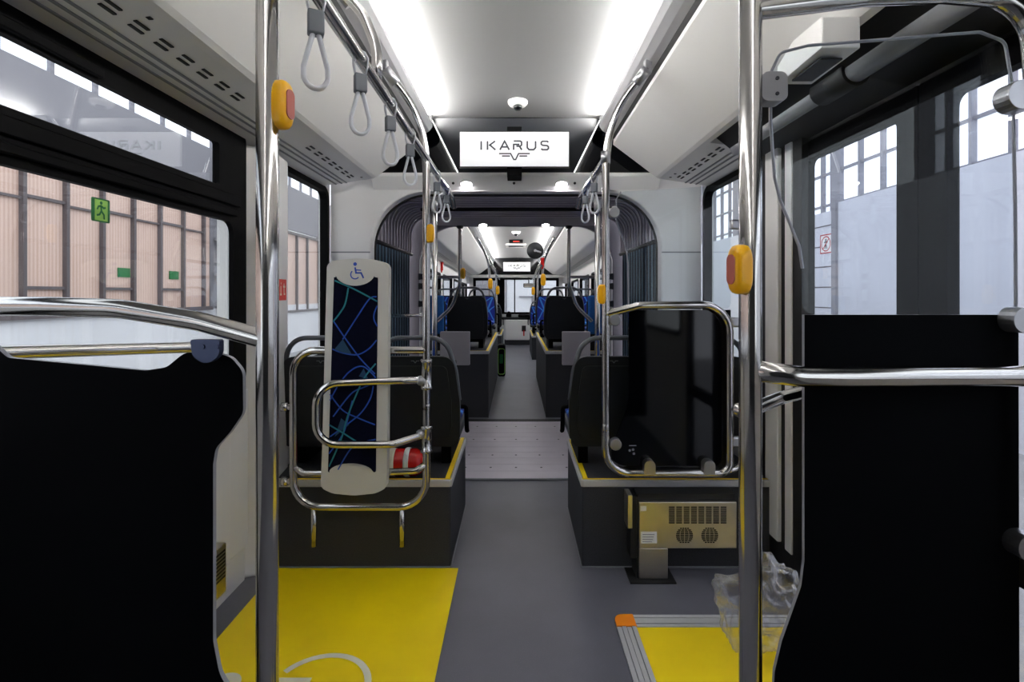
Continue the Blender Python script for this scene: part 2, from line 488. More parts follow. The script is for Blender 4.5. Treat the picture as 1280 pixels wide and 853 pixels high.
# big left window: upper vent light, fixed lower pane, wide black frame
b = MB()
b.slab([rrect(-0.85, 0.86, 2.225, 1.945, 0.05), rrect(-0.72, 0.955, 2.125, 1.545, 0.05), rrect(-0.72, 1.672, 2.01, 1.845, 0.012)], -1.172, -1.192, 'yz')
b.box((-1.150, -0.8, 1.568), (-1.172, 2.12, 1.592), 0.004); b.box((-1.160, -0.8, 1.612), (-1.172, 2.16, 1.66), 0.004)
b.slab([rrect(-0.76, 1.655, 2.035, 1.86, 0.016), rrect(-0.72, 1.675, 2.00, 1.838, 0.012)], -1.158, -1.172, 'yz')
w1 = struct(b.build('window_1', 'black'))
b = MB(); b.slab(rrect(-0.74, 0.94, 2.14, 1.555, 0.05), -1.200, -1.206, 'yz'); b.build('pane', 'glass', w1)
b = MB(); b.slab(rrect(-0.74, 1.665, 2.01, 1.845, 0.012), -1.178, -1.184, 'yz'); b.build('pane', 'glass', w1)
b = MB(); b.box((-1.140, 0.98, 1.845), (-1.172, 1.42, 1.872), 0.004); b.build('vent_handle', 'black', w1)
window(2, -1, 2.62, 3.225, 0.87, 1.885)
wall('wall_right', 1, 2.17, P1, 0, 2.0, [rrect(2.46, 0.85, 3.24, 1.905, 0.05)])
window(3, 1, 2.48, 3.225, 0.87, 1.885)
wall('wall_right_rear', 1, REAR, 0.945, 0, 2.2, [rrect(-1.2, 0.95, 0.85, 1.85, 0.05)])
window(4, 1, -1.18, 0.83, 0.97, 1.83)
b = MB(); b.box((-1.25, REAR - 0.05, 0), (1.25, REAR, 2.42)); struct(b.build('wall_rear', 'pod'))
b = MB(); b.slab([[(-1.25, 2.40), (1.25, 2.40), (1.25, 2.46), (-1.25, 2.46)]], REAR, FRONT, 'xz'); struct(b.build('ceiling_outer', 'hall'))
# left pillar with the lower lining
b = MB(); b.slab([(-1.199, 2.235), (-1.09, 2.28), (-1.125, 2.53), (-1.199, 2.585)], 0, 1.90, 'xy'); struct(b.build('trim_12', 'white', bevel=0.012))
b = MB()
for i, y in enumerate((1.75, 1.92, 2.08)): b.box((-1.199, y, 0.16), (-1.165 + 0.012 * (i % 2), y + 0.15, 0.84), 0.006)
b.box((-1.199, 1.6, 0.0), (-1.185, 2.235, 0.16))
struct(b.build('trim_13', 'white'))
# right door post profiles
b = MB(); b.box((1.155, 2.262, 0.15), (1.199, 2.378, 1.93), 0.006); b.box((1.165, 2.168, 0.14), (1.199, 2.222, 1.93), 0.004); struct(b.build('trim_14', 'white'))
b = MB(); b.box((1.172, 2.10, 0.02), (1.199, 2.46, 1.935)); struct(b.build('trim_15', 'rub'))
# door header: dark recess with a roller beam
b = MB(); b.slab([(1.0, 1.93), (1.199, 1.885), (1.199, 2.16), (0.93, 1.985)], 0.3, 2.399, 'xz'); struct(b.build('trim_16', 'rub'))
b = MB(); b.tube([(1.03, 0.4, 1.925), (1.03, 1.55, 1.925)], 0.035, 16); b.tube([(1.03, 1.72, 1.925), (1.03, 2.39, 1.925)], 0.03, 16); b.mi = 1; b.tube([(1.03, 1.55, 1.925), (1.03, 1.72, 1.925)], 0.045, 16)
tag(b.build('door_roller_beam', ['grey', 'rub']), 'grey round roller beam running above the right-hand glass door', 'door mechanism')
# sliding glass door leaves in the right opening
def leaf(n, y0, y1, i0, i1):
    b = MB(); b.slab([rrect(y0, 0.03, y1, 1.88, 0.02), rrect(y0 + i0, 0.62, y1 - i1, 1.80, 0.03), rrect(y0 + i0, 0.12, y1 - i1, 0.55, 0.03)], 1.20, 1.235, 'yz')
    o = struct(b.build('door_%d' % n, 'black'))
    g = MB(); g.slab(rrect(y0 + 0.05, 0.11, y1 - 0.05, 1.80, 0.02), 1.215, 1.221, 'yz'); g.build('pane', 'tint', o)
    return o
leaf(1, 1.53, 2.166, 0.085, 0.05); leaf(2, 0.95, 1.525, 0.06, 0.10)
b = MB(); b.box((1.20, 0.9, 1.875), (1.25, 2.166, 2.2)); struct(b.build('trim_36', 'rub'))

# ------------------------------------------------------------------ portals and bellows
def arch_loop(w, z1, r, z0=0.0): return fillet([(-w, z0), (w, z0), (w, z1), (-w, z1)], [0, 0, r, r], 12, True)
def portal(n, y0, y1, w, ztop, r, outer, zt, dz=0.0):
    b = MB()
    b.slab([[(-outer, 0), (-w, 0)] + [p for p in fillet([(-w, 0), (-w, ztop + dz), (w, ztop + dz), (w, 0)], [0, r, r, 0], 14)][1:-1] + [(w, 0), (outer, 0), (outer, zt), (-outer, zt)]], y0, y1, 'xz')
    return struct(b.build('trim_%d' % n, ['white'], bevel=0.012))
p1 = portal(17, P1, P1 + 0.09, 0.935, 1.905, 0.36, 1.2, 2.018)
b = MB()
for s in (-1, 1):
    b.box((s * 0.94, P1 - 0.0015, 1.512), (s * 1.19, P1 + 0.002, 1.520))
b.build('joint_groove', 'grey', p1)
b = MB()
pl = fillet([(-0.935, 0.0, 0), (-0.935, 1.905, 0), (0.935, 1.905, 0), (0.935, 0.0, 0)], [0, 0.36, 0.36, 0], 14)
b.tube([(p[0], P1 + 0.095, p[1]) for p in pl], 0.011, 8); b.build('rubber_seal', 'rub', p1)
p2 = portal(18, P2, P2 + 0.08, 0.935, 1.905, 0.36, 1.2, 2.10); p2.data.materials[0] = M['portal']
b = MB(); b.box((-1.19, P2 - 0.0015, 1.512), (-0.94, P2 + 0.002, 1.518)); b.box((0.94, P2 - 0.0015, 1.512), (1.19, P2 + 0.002, 1.518)); b.build('joint_groove', 'grey', p2)
# header shelf with downlights in its sloping underside
def header(n, y, z):
    b = MB(); b.slab([(y - 0.10, z), (y, z - 0.115), (y, z + 0.0), ], -0.9, 0.9, 'yz')
    return struct(b.build('trim_%d' % n, 'white', bevel=0.008))
b = MB(); b.slab([(P1 - 0.055, 2.018), (P1 - 0.055, 1.995), (P1 - 0.001, 1.915), (P1 - 0.001, 2.018)], -0.92, 0.92, 'yz'); struct(b.build('trim_19', 'white', bevel=0.006))
b = MB(); b.slab([(P2 - 0.10, 2.01), (P2 - 0.10, 1.985), (P2 - 0.001, 1.905), (P2 - 0.001, 2.01)], -0.86, 0.86, 'yz'); struct(b.build('trim_20', 'box', bevel=0.006))
def downlight(px, py, d, label, group):
    p = W(px, py, d); r = thing('downlight', p, label, 'ceiling light', group)
    ax = Vector((0, -0.30, -0.954))
    b = MB(); b.lathe([(0.030, -0.004), (0.044, -0.004), (0.044, 0.003), (0.038, 0.005), (0.030, 0.004)], (0, 0, 0), ax); b.build('bezel', 'white', r)
    b = MB(); b.lathe([(0.036, 0.0), (0.036, 0.0045), (0, 0.006)], (0, 0, 0), ax); b.build('diffuser', 'spot', r)
    return r
downlight(583, 230, 3.268, 'glowing round downlight left of centre under the lit logo screen on the near arch', 'downlights of the near arch')
downlight(702, 230, 3.268, 'glowing round downlight right of centre under the lit logo screen on the near arch', 'downlights of the near arch')
downlight(604, 281.5, 4.92, 'small glowing downlight on the far arch, near the left pole top', 'downlights of the far arch')
downlight(682, 281.5, 4.92, 'small glowing downlight on the far arch, near the right pole top', 'downlights of the far arch')
b = MB()
for px in (566.5, 642.5, 718.5):
    p = W(px, 229, 3.262); b.lathe([(0.0085, 0), (0.0085, 0.004)], p + Vector((0, 0.0, 0.0)), (0, -0.83, -0.55), 12)
b.build('screw_hole', 'rub', p1)

# bellows: pleated tunnel between the arches
def bellows():
    root = thing('articulation_bellows', (0, P1 + 0.11, 0), 'dark pleated bellows tunnel between the near and far arches', 'bellows')
    ys = [P1 + 0.11 + k * (P2 - P1 - 0.22) / 30 for k in range(31)]
    def half(z0, z1, top, wide, mt, name):
        b = MB(); prev = None
        for k, y in enumerate(ys):
            o = 0.0 if k % 2 else 0.045
            path = top(o)
            ring = [b.bm.verts.new((x, y - root.location.y, z)) for x, z in path]
            if prev:
                for i in range(len(ring) - 1): b.face([prev[i], prev[i + 1], ring[i + 1], ring[i]])
            prev = ring
        o_ = b.build(name, mt, root)
        b = MB()
        for k, y in enumerate(ys):
            if k % 2: b.tube([(x, y - root.location.y, z) for x, z in top(-0.004)], 0.0085 if mt == 'bluebel' else 0.007, 6)
        b.build('pleat_shading', 'bluedark' if mt == 'bluebel' else 'plate', o_)  # added ribs colour in the pleat stripes: pale sheen on hood, dark shade on sides
    half(0, 0, lambda o: fillet([(-0.99 - o, 1.62), (-0.99 - o, 1.975 + o), (0.99 + o, 1.975 + o), (0.99 + o, 1.62)], [0, 0.2, 0.2, 0], 8), 0, 'bellow', 'pleated_hood')
    half(0, 0, lambda o: [(-1.012 - o, 0.02), (-1.012 - o, 1.62)], 0, 'bluebel', 'pleated_side')
    half(0, 0, lambda o: [(1.012 + o, 0.02), (1.012 + o, 1.62)], 0, 'bluebel', 'pleated_side')
    for s in (-1, 1):
        b = MB(); b.tube([(s * 0.99, 0.0, 1.62), (s * 0.99, P2 - P1 - 0.22, 1.62)], 0.016, 8); b.build('joint_strip', 'rub', root)
    b = MB()
    for y in (P1 + 1.0,):
        b.tube([(x, y - root.location.y, z) for x, z in [(-0.80, 1.955), (0.80, 1.955)]], 0.014, 8)
    b.build('support_hoop', 'rub', root)
bellows()
# turntable plate on the floor of the joint
root = thing('turntable_plate', (0, 4.2, 0.0), 'pale metal turntable plate with screws on the floor of the joint', 'floor plate')
for k in range(11):
    y0 = 3.43 + k * 0.14
    b = MB()
    if k == 0:
        fr = [(-1.0 + 2.0 * i / 24, 3.43 + 0.06 * (-1.0 + 2.0 * i / 24) ** 2) for i in range(25)]
        b.slab([fr + [(1.0, y0 + 0.137), (-1.0, y0 + 0.137)]], 0.0, 0.012, 'xy')
    else: b.box((-1.0, y0, 0), (1.0, min(y0 + 0.137, P2 - 0.02), 0.012))
    b.mi = 1
    if k in (1, 3, 6, 9):
        for i in range(9): b.lathe([(0.008, 0.0), (0.008, 0.0135)], (-0.72 + 0.18 * i, y0 + 0.07, 0), n=8)
    o = b.build('plate_strip', ['plate', 'ink'], root); o.data.transform(Matrix.Translation((0, -4.2, 0)))
b = MB(); b.box((-1.0, P2 - 0.018, 0.0), (1.0, P2 + 0.06, 0.016)); struct(b.build('trim_21', 'rub'))
b = MB(); b.tube([(-0.99 + 1.98 * i / 24, 3.422 + 0.06 * (-0.99 + 1.98 * i / 24) ** 2, 0.006) for i in range(25)], 0.008, 8); struct(b.build('trim_22', 'grey'))
b = MB(); b.box((-1.0, P1 + 0.1, -0.05), (1.0, P2, -0.004)); struct(b.build('floor_joint', 'rub'))

# ------------------------------------------------------------------ black end board and lit logo screens
def end_board(n, y, drop):
    b = MB(); b.slab([(-1.0, 2.02 + drop), (1.0, 2.02 + drop), (1.0, 2.41), (-1.0, 2.41)], y, y + 0.02, 'xz')
    return struct(b.build('trim_%d' % n, 'gloss'))
end_board(23, P1 - 0.02, 0)
b = MB()
tp = [(-0.53, 3.195, 2.345), (0.53, 3.195, 2.345), (0.37, 3.272, 2.02), (-0.37, 3.272, 2.02)]
vs = [b.bm.verts.new(p) for p in tp]; vb = [b.bm.verts.new((p[0], p[1] + 0.012, p[2])) for p in tp]
b.face(vs); b.face(vb[::-1])
for i in range(4): b.face([vs[i], vs[(i + 1) % 4], vb[(i + 1) % 4], vb[i]])
root = thing('end_panel', (0, 3.2, 2.02), 'gloss black tapering panel behind the large logo screen at the ceiling end', 'ceiling panel')
o = b.build('panel', 'satin', root); o.data.transform(Matrix.Translation((0, -3.2, -2.02)))
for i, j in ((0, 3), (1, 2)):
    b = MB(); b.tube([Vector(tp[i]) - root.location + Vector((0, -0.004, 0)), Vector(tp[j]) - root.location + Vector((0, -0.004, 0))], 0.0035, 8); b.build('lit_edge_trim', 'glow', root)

LETTERS = {
 'I': [[(0.5, 0), (0.5, 1)]],
 'K': [[(0.08, 0), (0.08, 1)], [(0.95, 1), (0.25, 0.48)], [(0.35, 0.56), (0.98, 0)]],
 'A': [[(0, 0), (0.5, 1), (1, 0)], [(0.22, 0.33), (0.8, 0.33)]],
 'R': [[(0.05, 0), (0.05, 0.62), (0.72, 0.62)], [(0.05, 1), (0.8, 1), (0.95, 0.9), (0.95, 0.55), (0.8, 0.42), (0.35, 0.42)], [(0.7, 0.42), (0.98, 0)]],
 'U': [[(0.05, 1), (0.05, 0.25), (0.25, 0.02), (0.75, 0.02), (0.95, 0.25), (0.95, 1)]],
 'S': [[(0.95, 0.85), (0.8, 0.98), (0.2, 0.98), (0.05, 0.85), (0.05, 0.65), (0.2, 0.53), (0.8, 0.47), (0.95, 0.35), (0.95, 0.15), (0.8, 0.02), (0.2, 0.02), (0.05, 0.15)]],
}
def logo_screen(cx, y, cz, w, h, label, bold=1.0):
    root = thing('logo_screen', (cx, y, cz - h / 2), label, 'display screen')
    b = MB(); b.box((-w / 2 - 0.006, 0.004, -0.006), (w / 2 + 0.006, 0.03, h + 0.006), 0.003); b.build('housing', 'gloss', root)
    b = MB(); b.box((-w / 2, 0, 0), (w / 2, 0.006, h)); lit = b.build('lit_face', 'screen', root)
    u = w / 136.0                                            # the face is 136 units wide, 43 high
    place = lambda a, c: (-w / 2 + a * u, -0.0015, h - c * u)
    xs = {'I': (23.5, 29.5), 'K': (33.5, 44.5), 'A': (50, 61.5), 'R': (66.5, 77.5), 'U': (83.5, 95), 'S': (101, 111)}
    for ch, (x0, x1) in xs.items():
        b = MB(); b.strokes([[(x0 + p[0] * (x1 - x0), 22.5 - p[1] * 11) for p in l] for l in LETTERS[ch]], bold * 2.1, place)
        b.build('letter', 'ink', lit)
    b = MB()
    b.strokes([[(48.8, 27.2), (63.3, 27.2), (67.2, 34.6), (69.6, 34.6), (73.2, 27.2), (87.2, 27.2)], [(52.5, 30.2), (62.5, 30.2)], [(74.2, 30.2), (84, 30.2)]], bold * 1.7, place)
    b.build('winged_emblem', 'ink', lit)
    b = MB(); b.box((-0.045, 0.02, -0.05), (0.045, 0.185, 0.0), 0.004); b.build('bracket', 'black', root)
    b = MB(); b.box((-0.045, 0.02, h), (0.045, 0.03, h + 0.04), 0.004); b.build('bracket', 'black', root)
p = W(643, 186.5, 3.09)
logo_screen(p.x, 3.09, p.z, 136 * 3.09 / F, 43 * 3.09 / F, 'large lit white screen with the winged logo above the near arch')
p = W(646, 333.5, 12.15)
logo_screen(p.x, 12.22, p.z, 34 * 12.15 / F, 11.5 * 12.15 / F, 'small distant lit white logo screen at the far end of the bus', 1.3)

# ------------------------------------------------------------------ ceiling fittings
def dome_camera(x, y, z, s, label):
    r = thing('dome_camera', (x, y, z), label, 'security camera')
    b = MB(); b.lathe([(0.056 * s, 0), (0.056 * s, -0.014 * s), (0.046 * s, -0.028 * s), (0.034 * s, -0.034 * s), (0, -0.034 * s)], (0, 0, 0)); b.build('housing', 'white', r)
    b = MB(); b.lathe([(0.026 * s, -0.03 * s), (0.024 * s, -0.045 * s), (0.015 * s, -0.056 * s), (0, -0.06 * s)], (0, -0.012, 0)); b.build('lens_dome', 'gloss', r)
dome_camera(0.010, 2.93, 2.352, 1.0, 'white dome camera on the ceiling just above the large logo screen')
dome_camera(0, 7.85, 2.352 + fz(7.85), 1.2, 'small white dome camera on the ceiling beyond the far arch')
p = W(644.5, 301, 8.8)
r = thing('led_display', (0, 8.8, 2.351 + fz(8.8)), 'thin black display hanging from the distant ceiling with dim red characters', 'display')
b = MB(); b.box((-0.12, 0, -0.06), (0.12, 0.04, 0), 0.004); b.build('housing', 'black', r)
b = MB(); b.box((-0.05, -0.002, -0.042), (0.06, 0.0, -0.026)); b.build('red_text', 'reds', r)
r = thing('ceiling_vent', (0, 9.6, 2.351 + fz(9.6)), 'square white ceiling vent with grille in front of the distant screen', 'vent')
b = MB(); b.slab([[(-0.19, -0.25), (0.19, -0.25), (0.19, 0.25), (-0.19, 0.25)], [(-0.14, -0.2), (0.14, -0.2), (0.14, 0.2), (-0.14, 0.2)]], -0.03, 0.0, 'xy'); b.build('frame', 'white', r)
b = MB()
for k in range(9): b.box((-0.14, -0.2 + k * 0.045, -0.022), (0.14, -0.185 + k * 0.045, -0.002))
b.build('grille', 'grey', r)

# ------------------------------------------------------------------ hand straps and handrails
TR = 0.0185
def make_strap(loc, label, rz=0.0, sc=1.0):
    r = thing('hand_strap', loc, label, 'hand strap', 'hand straps on the overhead rails', rz)
    b = MB()                                                    # band over the rail
    pts = [(-0.014, 0, -0.048), (-0.020, 0, -0.02), (-0.021, 0, 0.004), (-0.012, 0, 0.02), (0, 0, 0.0235), (0.012, 0, 0.02), (0.021, 0, 0.004), (0.020, 0, -0.02), (0.014, 0, -0.048)]
    b.tube(pts, 0.011, 8, rx=0.0028, up=(0, 1, 0)); b.build('band', 'strap', r)
    b = MB(); b.box((-0.018, -0.014, -0.100), (0.018, 0.014, -0.045), 0.004); b.build('clip', 'clip', r)
    b = MB()
    pts = [(-0.006, 0, -0.097), (-0.016, 0, -0.135), (-0.026, 0, -0.175), (-0.026, 0, -0.20), (-0.016, 0, -0.217), (0, 0, -0.223), (0.016, 0, -0.217), (0.026, 0, -0.20), (0.026, 0, -0.175), (0.016, 0, -0.135), (0.006, 0, -0.097)]
    b.tube(fillet(pts, 0.02, 4), 0.0095, 12, rx=0.0058, up=(0, 1, 0)); b.build('loop', 'strap', r)
    r.scale = (sc, sc, sc)
    return r
RX, RZ = 0.395, 1.845
SD = [(1.01, -1, 'nearest hand strap on the left rail, beside the yellow button pole'), (1.30, -1, 'second hand strap on the left rail, below the first curved bracket'),
      (1.61, -1, 'third hand strap from the camera on the left rail'), (1.91, -1, 'fourth hand strap on the left rail, just before its tall pole'),
      (2.56, -1, 'fifth hand strap on the left rail, just behind its tall pole'), (2.90, -1, 'farthest hand strap near the end of the left rail'),
      (2.58, 1, 'nearer hand strap on the right rail beside its tall pole'), (2.92, 1, 'farther hand strap at the end of the right rail')]
for i, (y, s, lab) in enumerate(SD):
    if i == 0: first = make_strap((s * RX, y, RZ), lab, 0.45, 0.86)
    else:
        c = copy_tree(first); c.location = (s * RX, y, RZ); c['label'] = lab; c.rotation_euler = (0, 0, s * random.uniform(-0.6, -0.3))
def cove_bracket(b, s, y):
    b.tube([(s * 0.512, y + 0.030, 2.147), (s * 0.552, y + 0.002, 2.196)], 0.0225, 14)
    b.box((s * 0.555 - 0.016, y - 0.014, 2.175), (s * 0.555 + 0.016, y + 0.014, 2.232), 0.005)
r = thing('overhead_rail', (-RX, 2, RZ), 'long chrome overhead rail on the left carrying six hand straps', 'handrail')
b = MB(); b.tube(local(r, [(-RX, 0.30, RZ), (-RX, 3.12, RZ), (-RX + 0.008, 3.2, RZ - 0.06)]), 0.0165, 16, 0.04); b.build('rail', 'chrome', r)
b = MB(); b.tube(local(r, [(-RX, 1.45, RZ + 0.01), (-RX, 1.46, RZ + 0.10), (-RX - 0.05, 1.50, RZ + 0.22), (-0.555, 1.56, 2.20)]), 0.015, 14, 0.25); b.build('curved_arm', 'chrome', r)
b = MB(); cove_bracket(b, -1, 1.56); o = b.build('cove_bracket', 'cast', r); o.data.transform(Matrix.Translation(-r.location))
r = thing('overhead_rail', (RX, 2.8, RZ), 'short chrome overhead rail on the right carrying two hand straps', 'handrail')
b = MB(); b.tube(local(r, [(RX, 2.275, RZ), (RX, 3.12, RZ), (RX - 0.008, 3.2, RZ - 0.06)]), 0.0165, 16, 0.04); b.build('rail', 'chrome', r)

def stop_button(p, label, rz=0.0, sc=1.0):
    r = thing('stop_button', p, label, 'stop button', 'yellow stop buttons', rz)
    b = MB(); sp = bmesh.ops.create_uvsphere(b.bm, u_segments=28, v_segments=20, radius=1.0)
    for v in sp['verts']:                                           # rounded, slightly boxy pebble
        q = v.co.normalized(); a_ = (0.0195, 0.0195, 0.0465)
        k_ = sum(abs(q[i] / a_[i]) ** 3.4 for i in range(3)) ** (-1 / 3.4); v.co = q * k_
    for f in b.bm.faces: f.smooth = True
    bd = b.build('body', 'button', r)
    b = MB(); b.slab(rrect(-0.0125, -0.028, 0.0125, 0.028, 0.011, 5), -0.0202, -0.012, 'xz'); b.build('push_face', 'pink', bd, bevel=0.002)
    sc *= 0.92; r.scale = (sc, sc, sc)
    return r

# ------------------------------------------------------------------ near left partition
PL = 0.9
r = thing('grab_pole', (-0.437, PL, 0), 'thick chrome floor-to-ceiling pole on the left with a rail welded at waist height', 'pole')
b = MB(); b.tube([(0, 0, 0.0), (0, 0, 2.315)], 0.0188, 20); b.build('pole', 'chrome', r)
b = MB(); b.tube(local(r, [W(337, 426, PL), W(250, 402, PL + 0.01), W(150, 386, PL + 0.02), W(60, 383, PL + 0.02), W(-150, 383, PL + 0.02)]), 0.0172, 18, 0.35); b.build('handrail', 'chrome', r)
b = MB()
cl = W(261, 438, PL + 0.02)
b.slab(fillet([(p.x, p.z) for p in (W(243, 424, 0.92), W(279, 424, 0.92), W(279, 444, 0.92), W(262, 456, 0.92), W(245, 444, 0.92))], [0.004, 0.004, 0.02, 0.03, 0.02], 5, True), 0.908, 0.922, 'xz')
for q in (W(252, 434, 0.905), W(270, 434, 0.905)): b.lathe([(0.0045, 0), (0.0045, 0.006)], q, (0, 1, 0), 10)
o = b.build('panel_clamp', 'bluecast', r); o.data.transform(Matrix.Translation(-r.location))
stop_button(W(351, 132, 0.905) + Vector((0.002, -0.002, 0)), 'yellow stop button on the thick left pole beside the nearest hand strap', 1.42)
out = [(-172, 415), (-20, 420), (0, 436), (12, 447), (184, 463), (210, 459), (232, 441), (262, 439), (290, 446), (305, 464), (305.5, 516), (289, 540), (271, 560), (268, 580), (268, 800), (276, 842), (300, 880), (330, 905), (335, 960), (-172, 960)]
pts = [(lambda q: (q.x, q.z))(W(x, y, 0.94)) for x, y in out]
b = MB(); b.slab(fillet(pts, [0] * 3 + [0.02, 0.03, 0.03, 0.03, 0.03, 0.03, 0.03, 0.03, 0.04, 0.03, 0.03, 0.08, 0.08, 0.08, 0.03, 0, 0], 5, True), 0.936, 0.946, 'xz', side=1)
tag(b.build('partition_panel', ['panel', 'edge']), 'large matt black curved partition panel hanging below the bent rail at left', 'partition panel')
# rail along the window behind the panel
b = MB(); b.tube([(-1.19, 1.08, 1.122), (-1.0, 1.42, 1.098), (-0.90, 1.52, 1.092)], 0.016, 14, 0.1)
tag(b.build('window_rail', 'chrome'), 'thin chrome rail crossing the window behind the black left panel', 'handrail')
b = MB(); b.box((-1.164, 1.86, 0.12), (-1.10, 1.945, 0.305), 0.004); b.mi = 1
for k in range(8): b.box((-1.0995, 1.872, 0.18 + k * 0.014), (-1.0985, 1.935, 0.187 + k * 0.014))
for k in range(10): b.box((-1.158 + k * 0.0055, 1.8595, 0.19), (-1.1555 + k * 0.0055, 1.8585, 0.29))
tag(b.build('wall_heater', ['steel', 'rub']), 'small brass-toned steel heater on the left wall near the floor', 'heater')

# ------------------------------------------------------------------ near right partition frame
r = thing('screen_frame', (0.412, PL, 0), 'chrome pole and tube frame around the glass screen on the right', 'frame')
b = MB(); b.tube([(0, 0, 0), (0, 0, 2.315)], 0.0192, 20); b.build('pole', 'chrome', r)
b = MB(); b.tube(local(r, [W(938, 14, PL), W(1080, -4, PL), W(1180, -8, PL), W(1286, 0, PL), W(1297, 120, PL), W(1297, 700, PL), W(1297, 985, PL)]), 0.0165, 16, 0.09); b.build('top_tube', 'chrome', r)
b = MB(); b.tube(local(r, [W(938, 463, PL), W(1000, 471, PL), W(1060, 472, PL), W(1297, 470, PL)]), 0.0185, 18, 0.1); b.build('cross_rail', 'chrome', r)
b = MB(); b.tube(local(r, [W(938, 508, PL), W(938, 513, 1.02), W(975, 498, 1.06), W(1050, 478, 1.06)]), 0.013, 14, 0.03); b.lathe([(0.0, -0.014), (0.01, -0.011), (0.0165, 0), (0.01, 0.011), (0, 0.014)], W(926, 513, 0.93) - r.location); b.build('rear_rail', 'chrome', r)
def clamp(name, px, py, d, w, h, rr=0.012, par=None, m='cast'):
    p = W(px, py, d); b = MB()
    b.slab(rrect(-w / 2, -h / 2, w / 2, h / 2, rr), -0.016, 0.016, 'xz')
    b.mi = 1
    for z in (-h * 0.26, h * 0.26): b.lathe([(0.0035, -0.018), (0.0035, -0.012)], (0.004, 0, z), (0, 1, 0), 8)
    return b.build(name, [m, 'ink'], par, p - par.location, bevel=0.003)
clamp('screen_clamp', 963, 112, 0.915, 0.046, 0.052, 0.012, r)
clamp('screen_clamp', 1272, 122, 0.915, 0.062, 0.052, 0.025, r)
clamp('screen_clamp', 1275, 400, 0.915, 0.052, 0.046, 0.022, r)
clamp('screen_clamp', 1280, 681, 0.915, 0.050, 0.046, 0.022, r)
left = [(963, 150), (968, 222), (975, 250), (999, 308), (1003, 335)]
topo = [(1270, 393), (1269, 260), (1266, 110), (1256, 52), (1225, 40), (1010, 57), (975, 66), (963, 92)]
GD = 0.935
def xz(l, d): return [(lambda q: (q.x, q.z))(W(x, y, d)) for x, y in l]
gs = thing('glass_screen', W(1130, 393, GD), 'tall clear glass screen with a black lower half inside the right frame', 'glass screen')
up = fillet(xz([(1004, 393)] + left[::-1] + topo[::-1], GD), [0, 0.03, 0.05, 0.05, 0.03, 0.02, 0.02, 0.02, 0.02, 0.03, 0.02, 0.03, 0.02, 0][:0] or 0.02, 5, True)
b = MB(); b.slab([(p[0], p[1]) for p in up], GD - 0.003, GD + 0.003, 'xz')
o = b.build('clear_pane', 'clear', gs); o.data.transform(Matrix.Translation(-gs.location))
b = MB(); b.tube([(p[0], GD, p[1]) for p in up[6:] + up[:0]], 0.0028, 6, up=(0, 1, 0)); o = b.build('polished_edge', 'edge', gs); o.data.transform(Matrix.Translation(-gs.location))
lowp = xz([(1004, 393.5), (1270.5, 393.5), (1272, 960), (960, 960), (966, 860), (967, 838), (976, 800), (1000, 732), (1004, 700)], GD)
b = MB(); b.slab(fillet(lowp, [0, 0, 0, 0, 0, 0.03, 0.05, 0.05, 0.03], 5, True), GD - 0.004, GD + 0.004, 'xz', side=1)
o = b.build('black_lower_half', ['panel', 'edge'], gs); o.data.transform(Matrix.Translation(-gs.location))
stop_button(W(925, 337, 0.885) , 'yellow stop button on the right pole facing away from the glass screen', -1.42)
# white sensor box under the duct
root = thing('sensor_box', W(1020, 70, 1.42), 'white angular sensor box mounted over the right-hand door', 'sensor')
b = MB(); b.slab([(-0.11, -0.03), (0.11, -0.035), (0.115, 0.02), (0.03, 0.055), (-0.11, 0.05)], -0.05, 0.05, 'yz'); b.build('housing', 'white', root, bevel=0.004)
b = MB(); b.box((-0.03, -0.07, -0.0425), (0.03, 0.07, -0.0365), 0.002); b.build('sensor_window', 'ink', root)

# ------------------------------------------------------------------ floor markings and ramp
b = MB(); b.slab([(-1.078, 1.0), (-0.262, 1.0), (-0.262, 2.322), (-1.078, 2.322)], 0.0, 0.004, 'xy')
b.mi = 1
pl_ = lambda a, c: (a, c, 0.0055)
b.strokes([arc(-0.625, 1.605, 0.155, -150, 150, 36)], 0.022, pl_)
b.strokes([[(-0.98, 1.60), (-0.80, 1.60)], [(-0.80, 1.63), (-0.66, 1.63)], [(-0.66, 1.63), (-0.62, 1.45)], [(-0.80, 1.60), (-0.72, 1.38)]], 0.055, pl_)
b.disc((-0.93, 1.63), 0.05, pl_)
tag(b.build('wheelchair_mat', ['yellow', 'wht']), 'yellow wheelchair bay floor mat with white symbol on the left', 'floor mat')
root = thing('boarding_ramp', (0.8, 1.5, 0.0), 'yellow folding ramp in the floor with aluminium border and orange corner', 'ramp')
b = MB(); b.box((0.45, 0.9, 0.0), (1.195, 1.909, 0.004)); b.mi = 0; o = b.build('yellow_surface', 'yellow', root); o.data.transform(Matrix.Translation(-root.location))
b = MB()
for k in range(4): b.box((0.377 + k * 0.0185, 0.9, 0), (0.377 + k * 0.0185 + 0.016, 1.91, 0.006 + 0.002 * (k % 2)))
for k in range(4): b.box((0.452, 1.911 + k * 0.0175, 0), (1.195, 1.911 + k * 0.0175 + 0.015, 0.006 + 0.002 * (k % 2)))
o = b.build('aluminium_border', 'alu', root); o.data.transform(Matrix.Translation(-root.location))
b = MB(); b.slab(fillet([(0.377, 1.911), (0.451, 1.911), (0.451, 1.981), (0.377, 1.981)], [0, 0, 0, 0.05], 6, True), 0, 0.009, 'xy'); o = b.build('orange_corner', 'orange', root); o.data.transform(Matrix.Translation(-root.location))

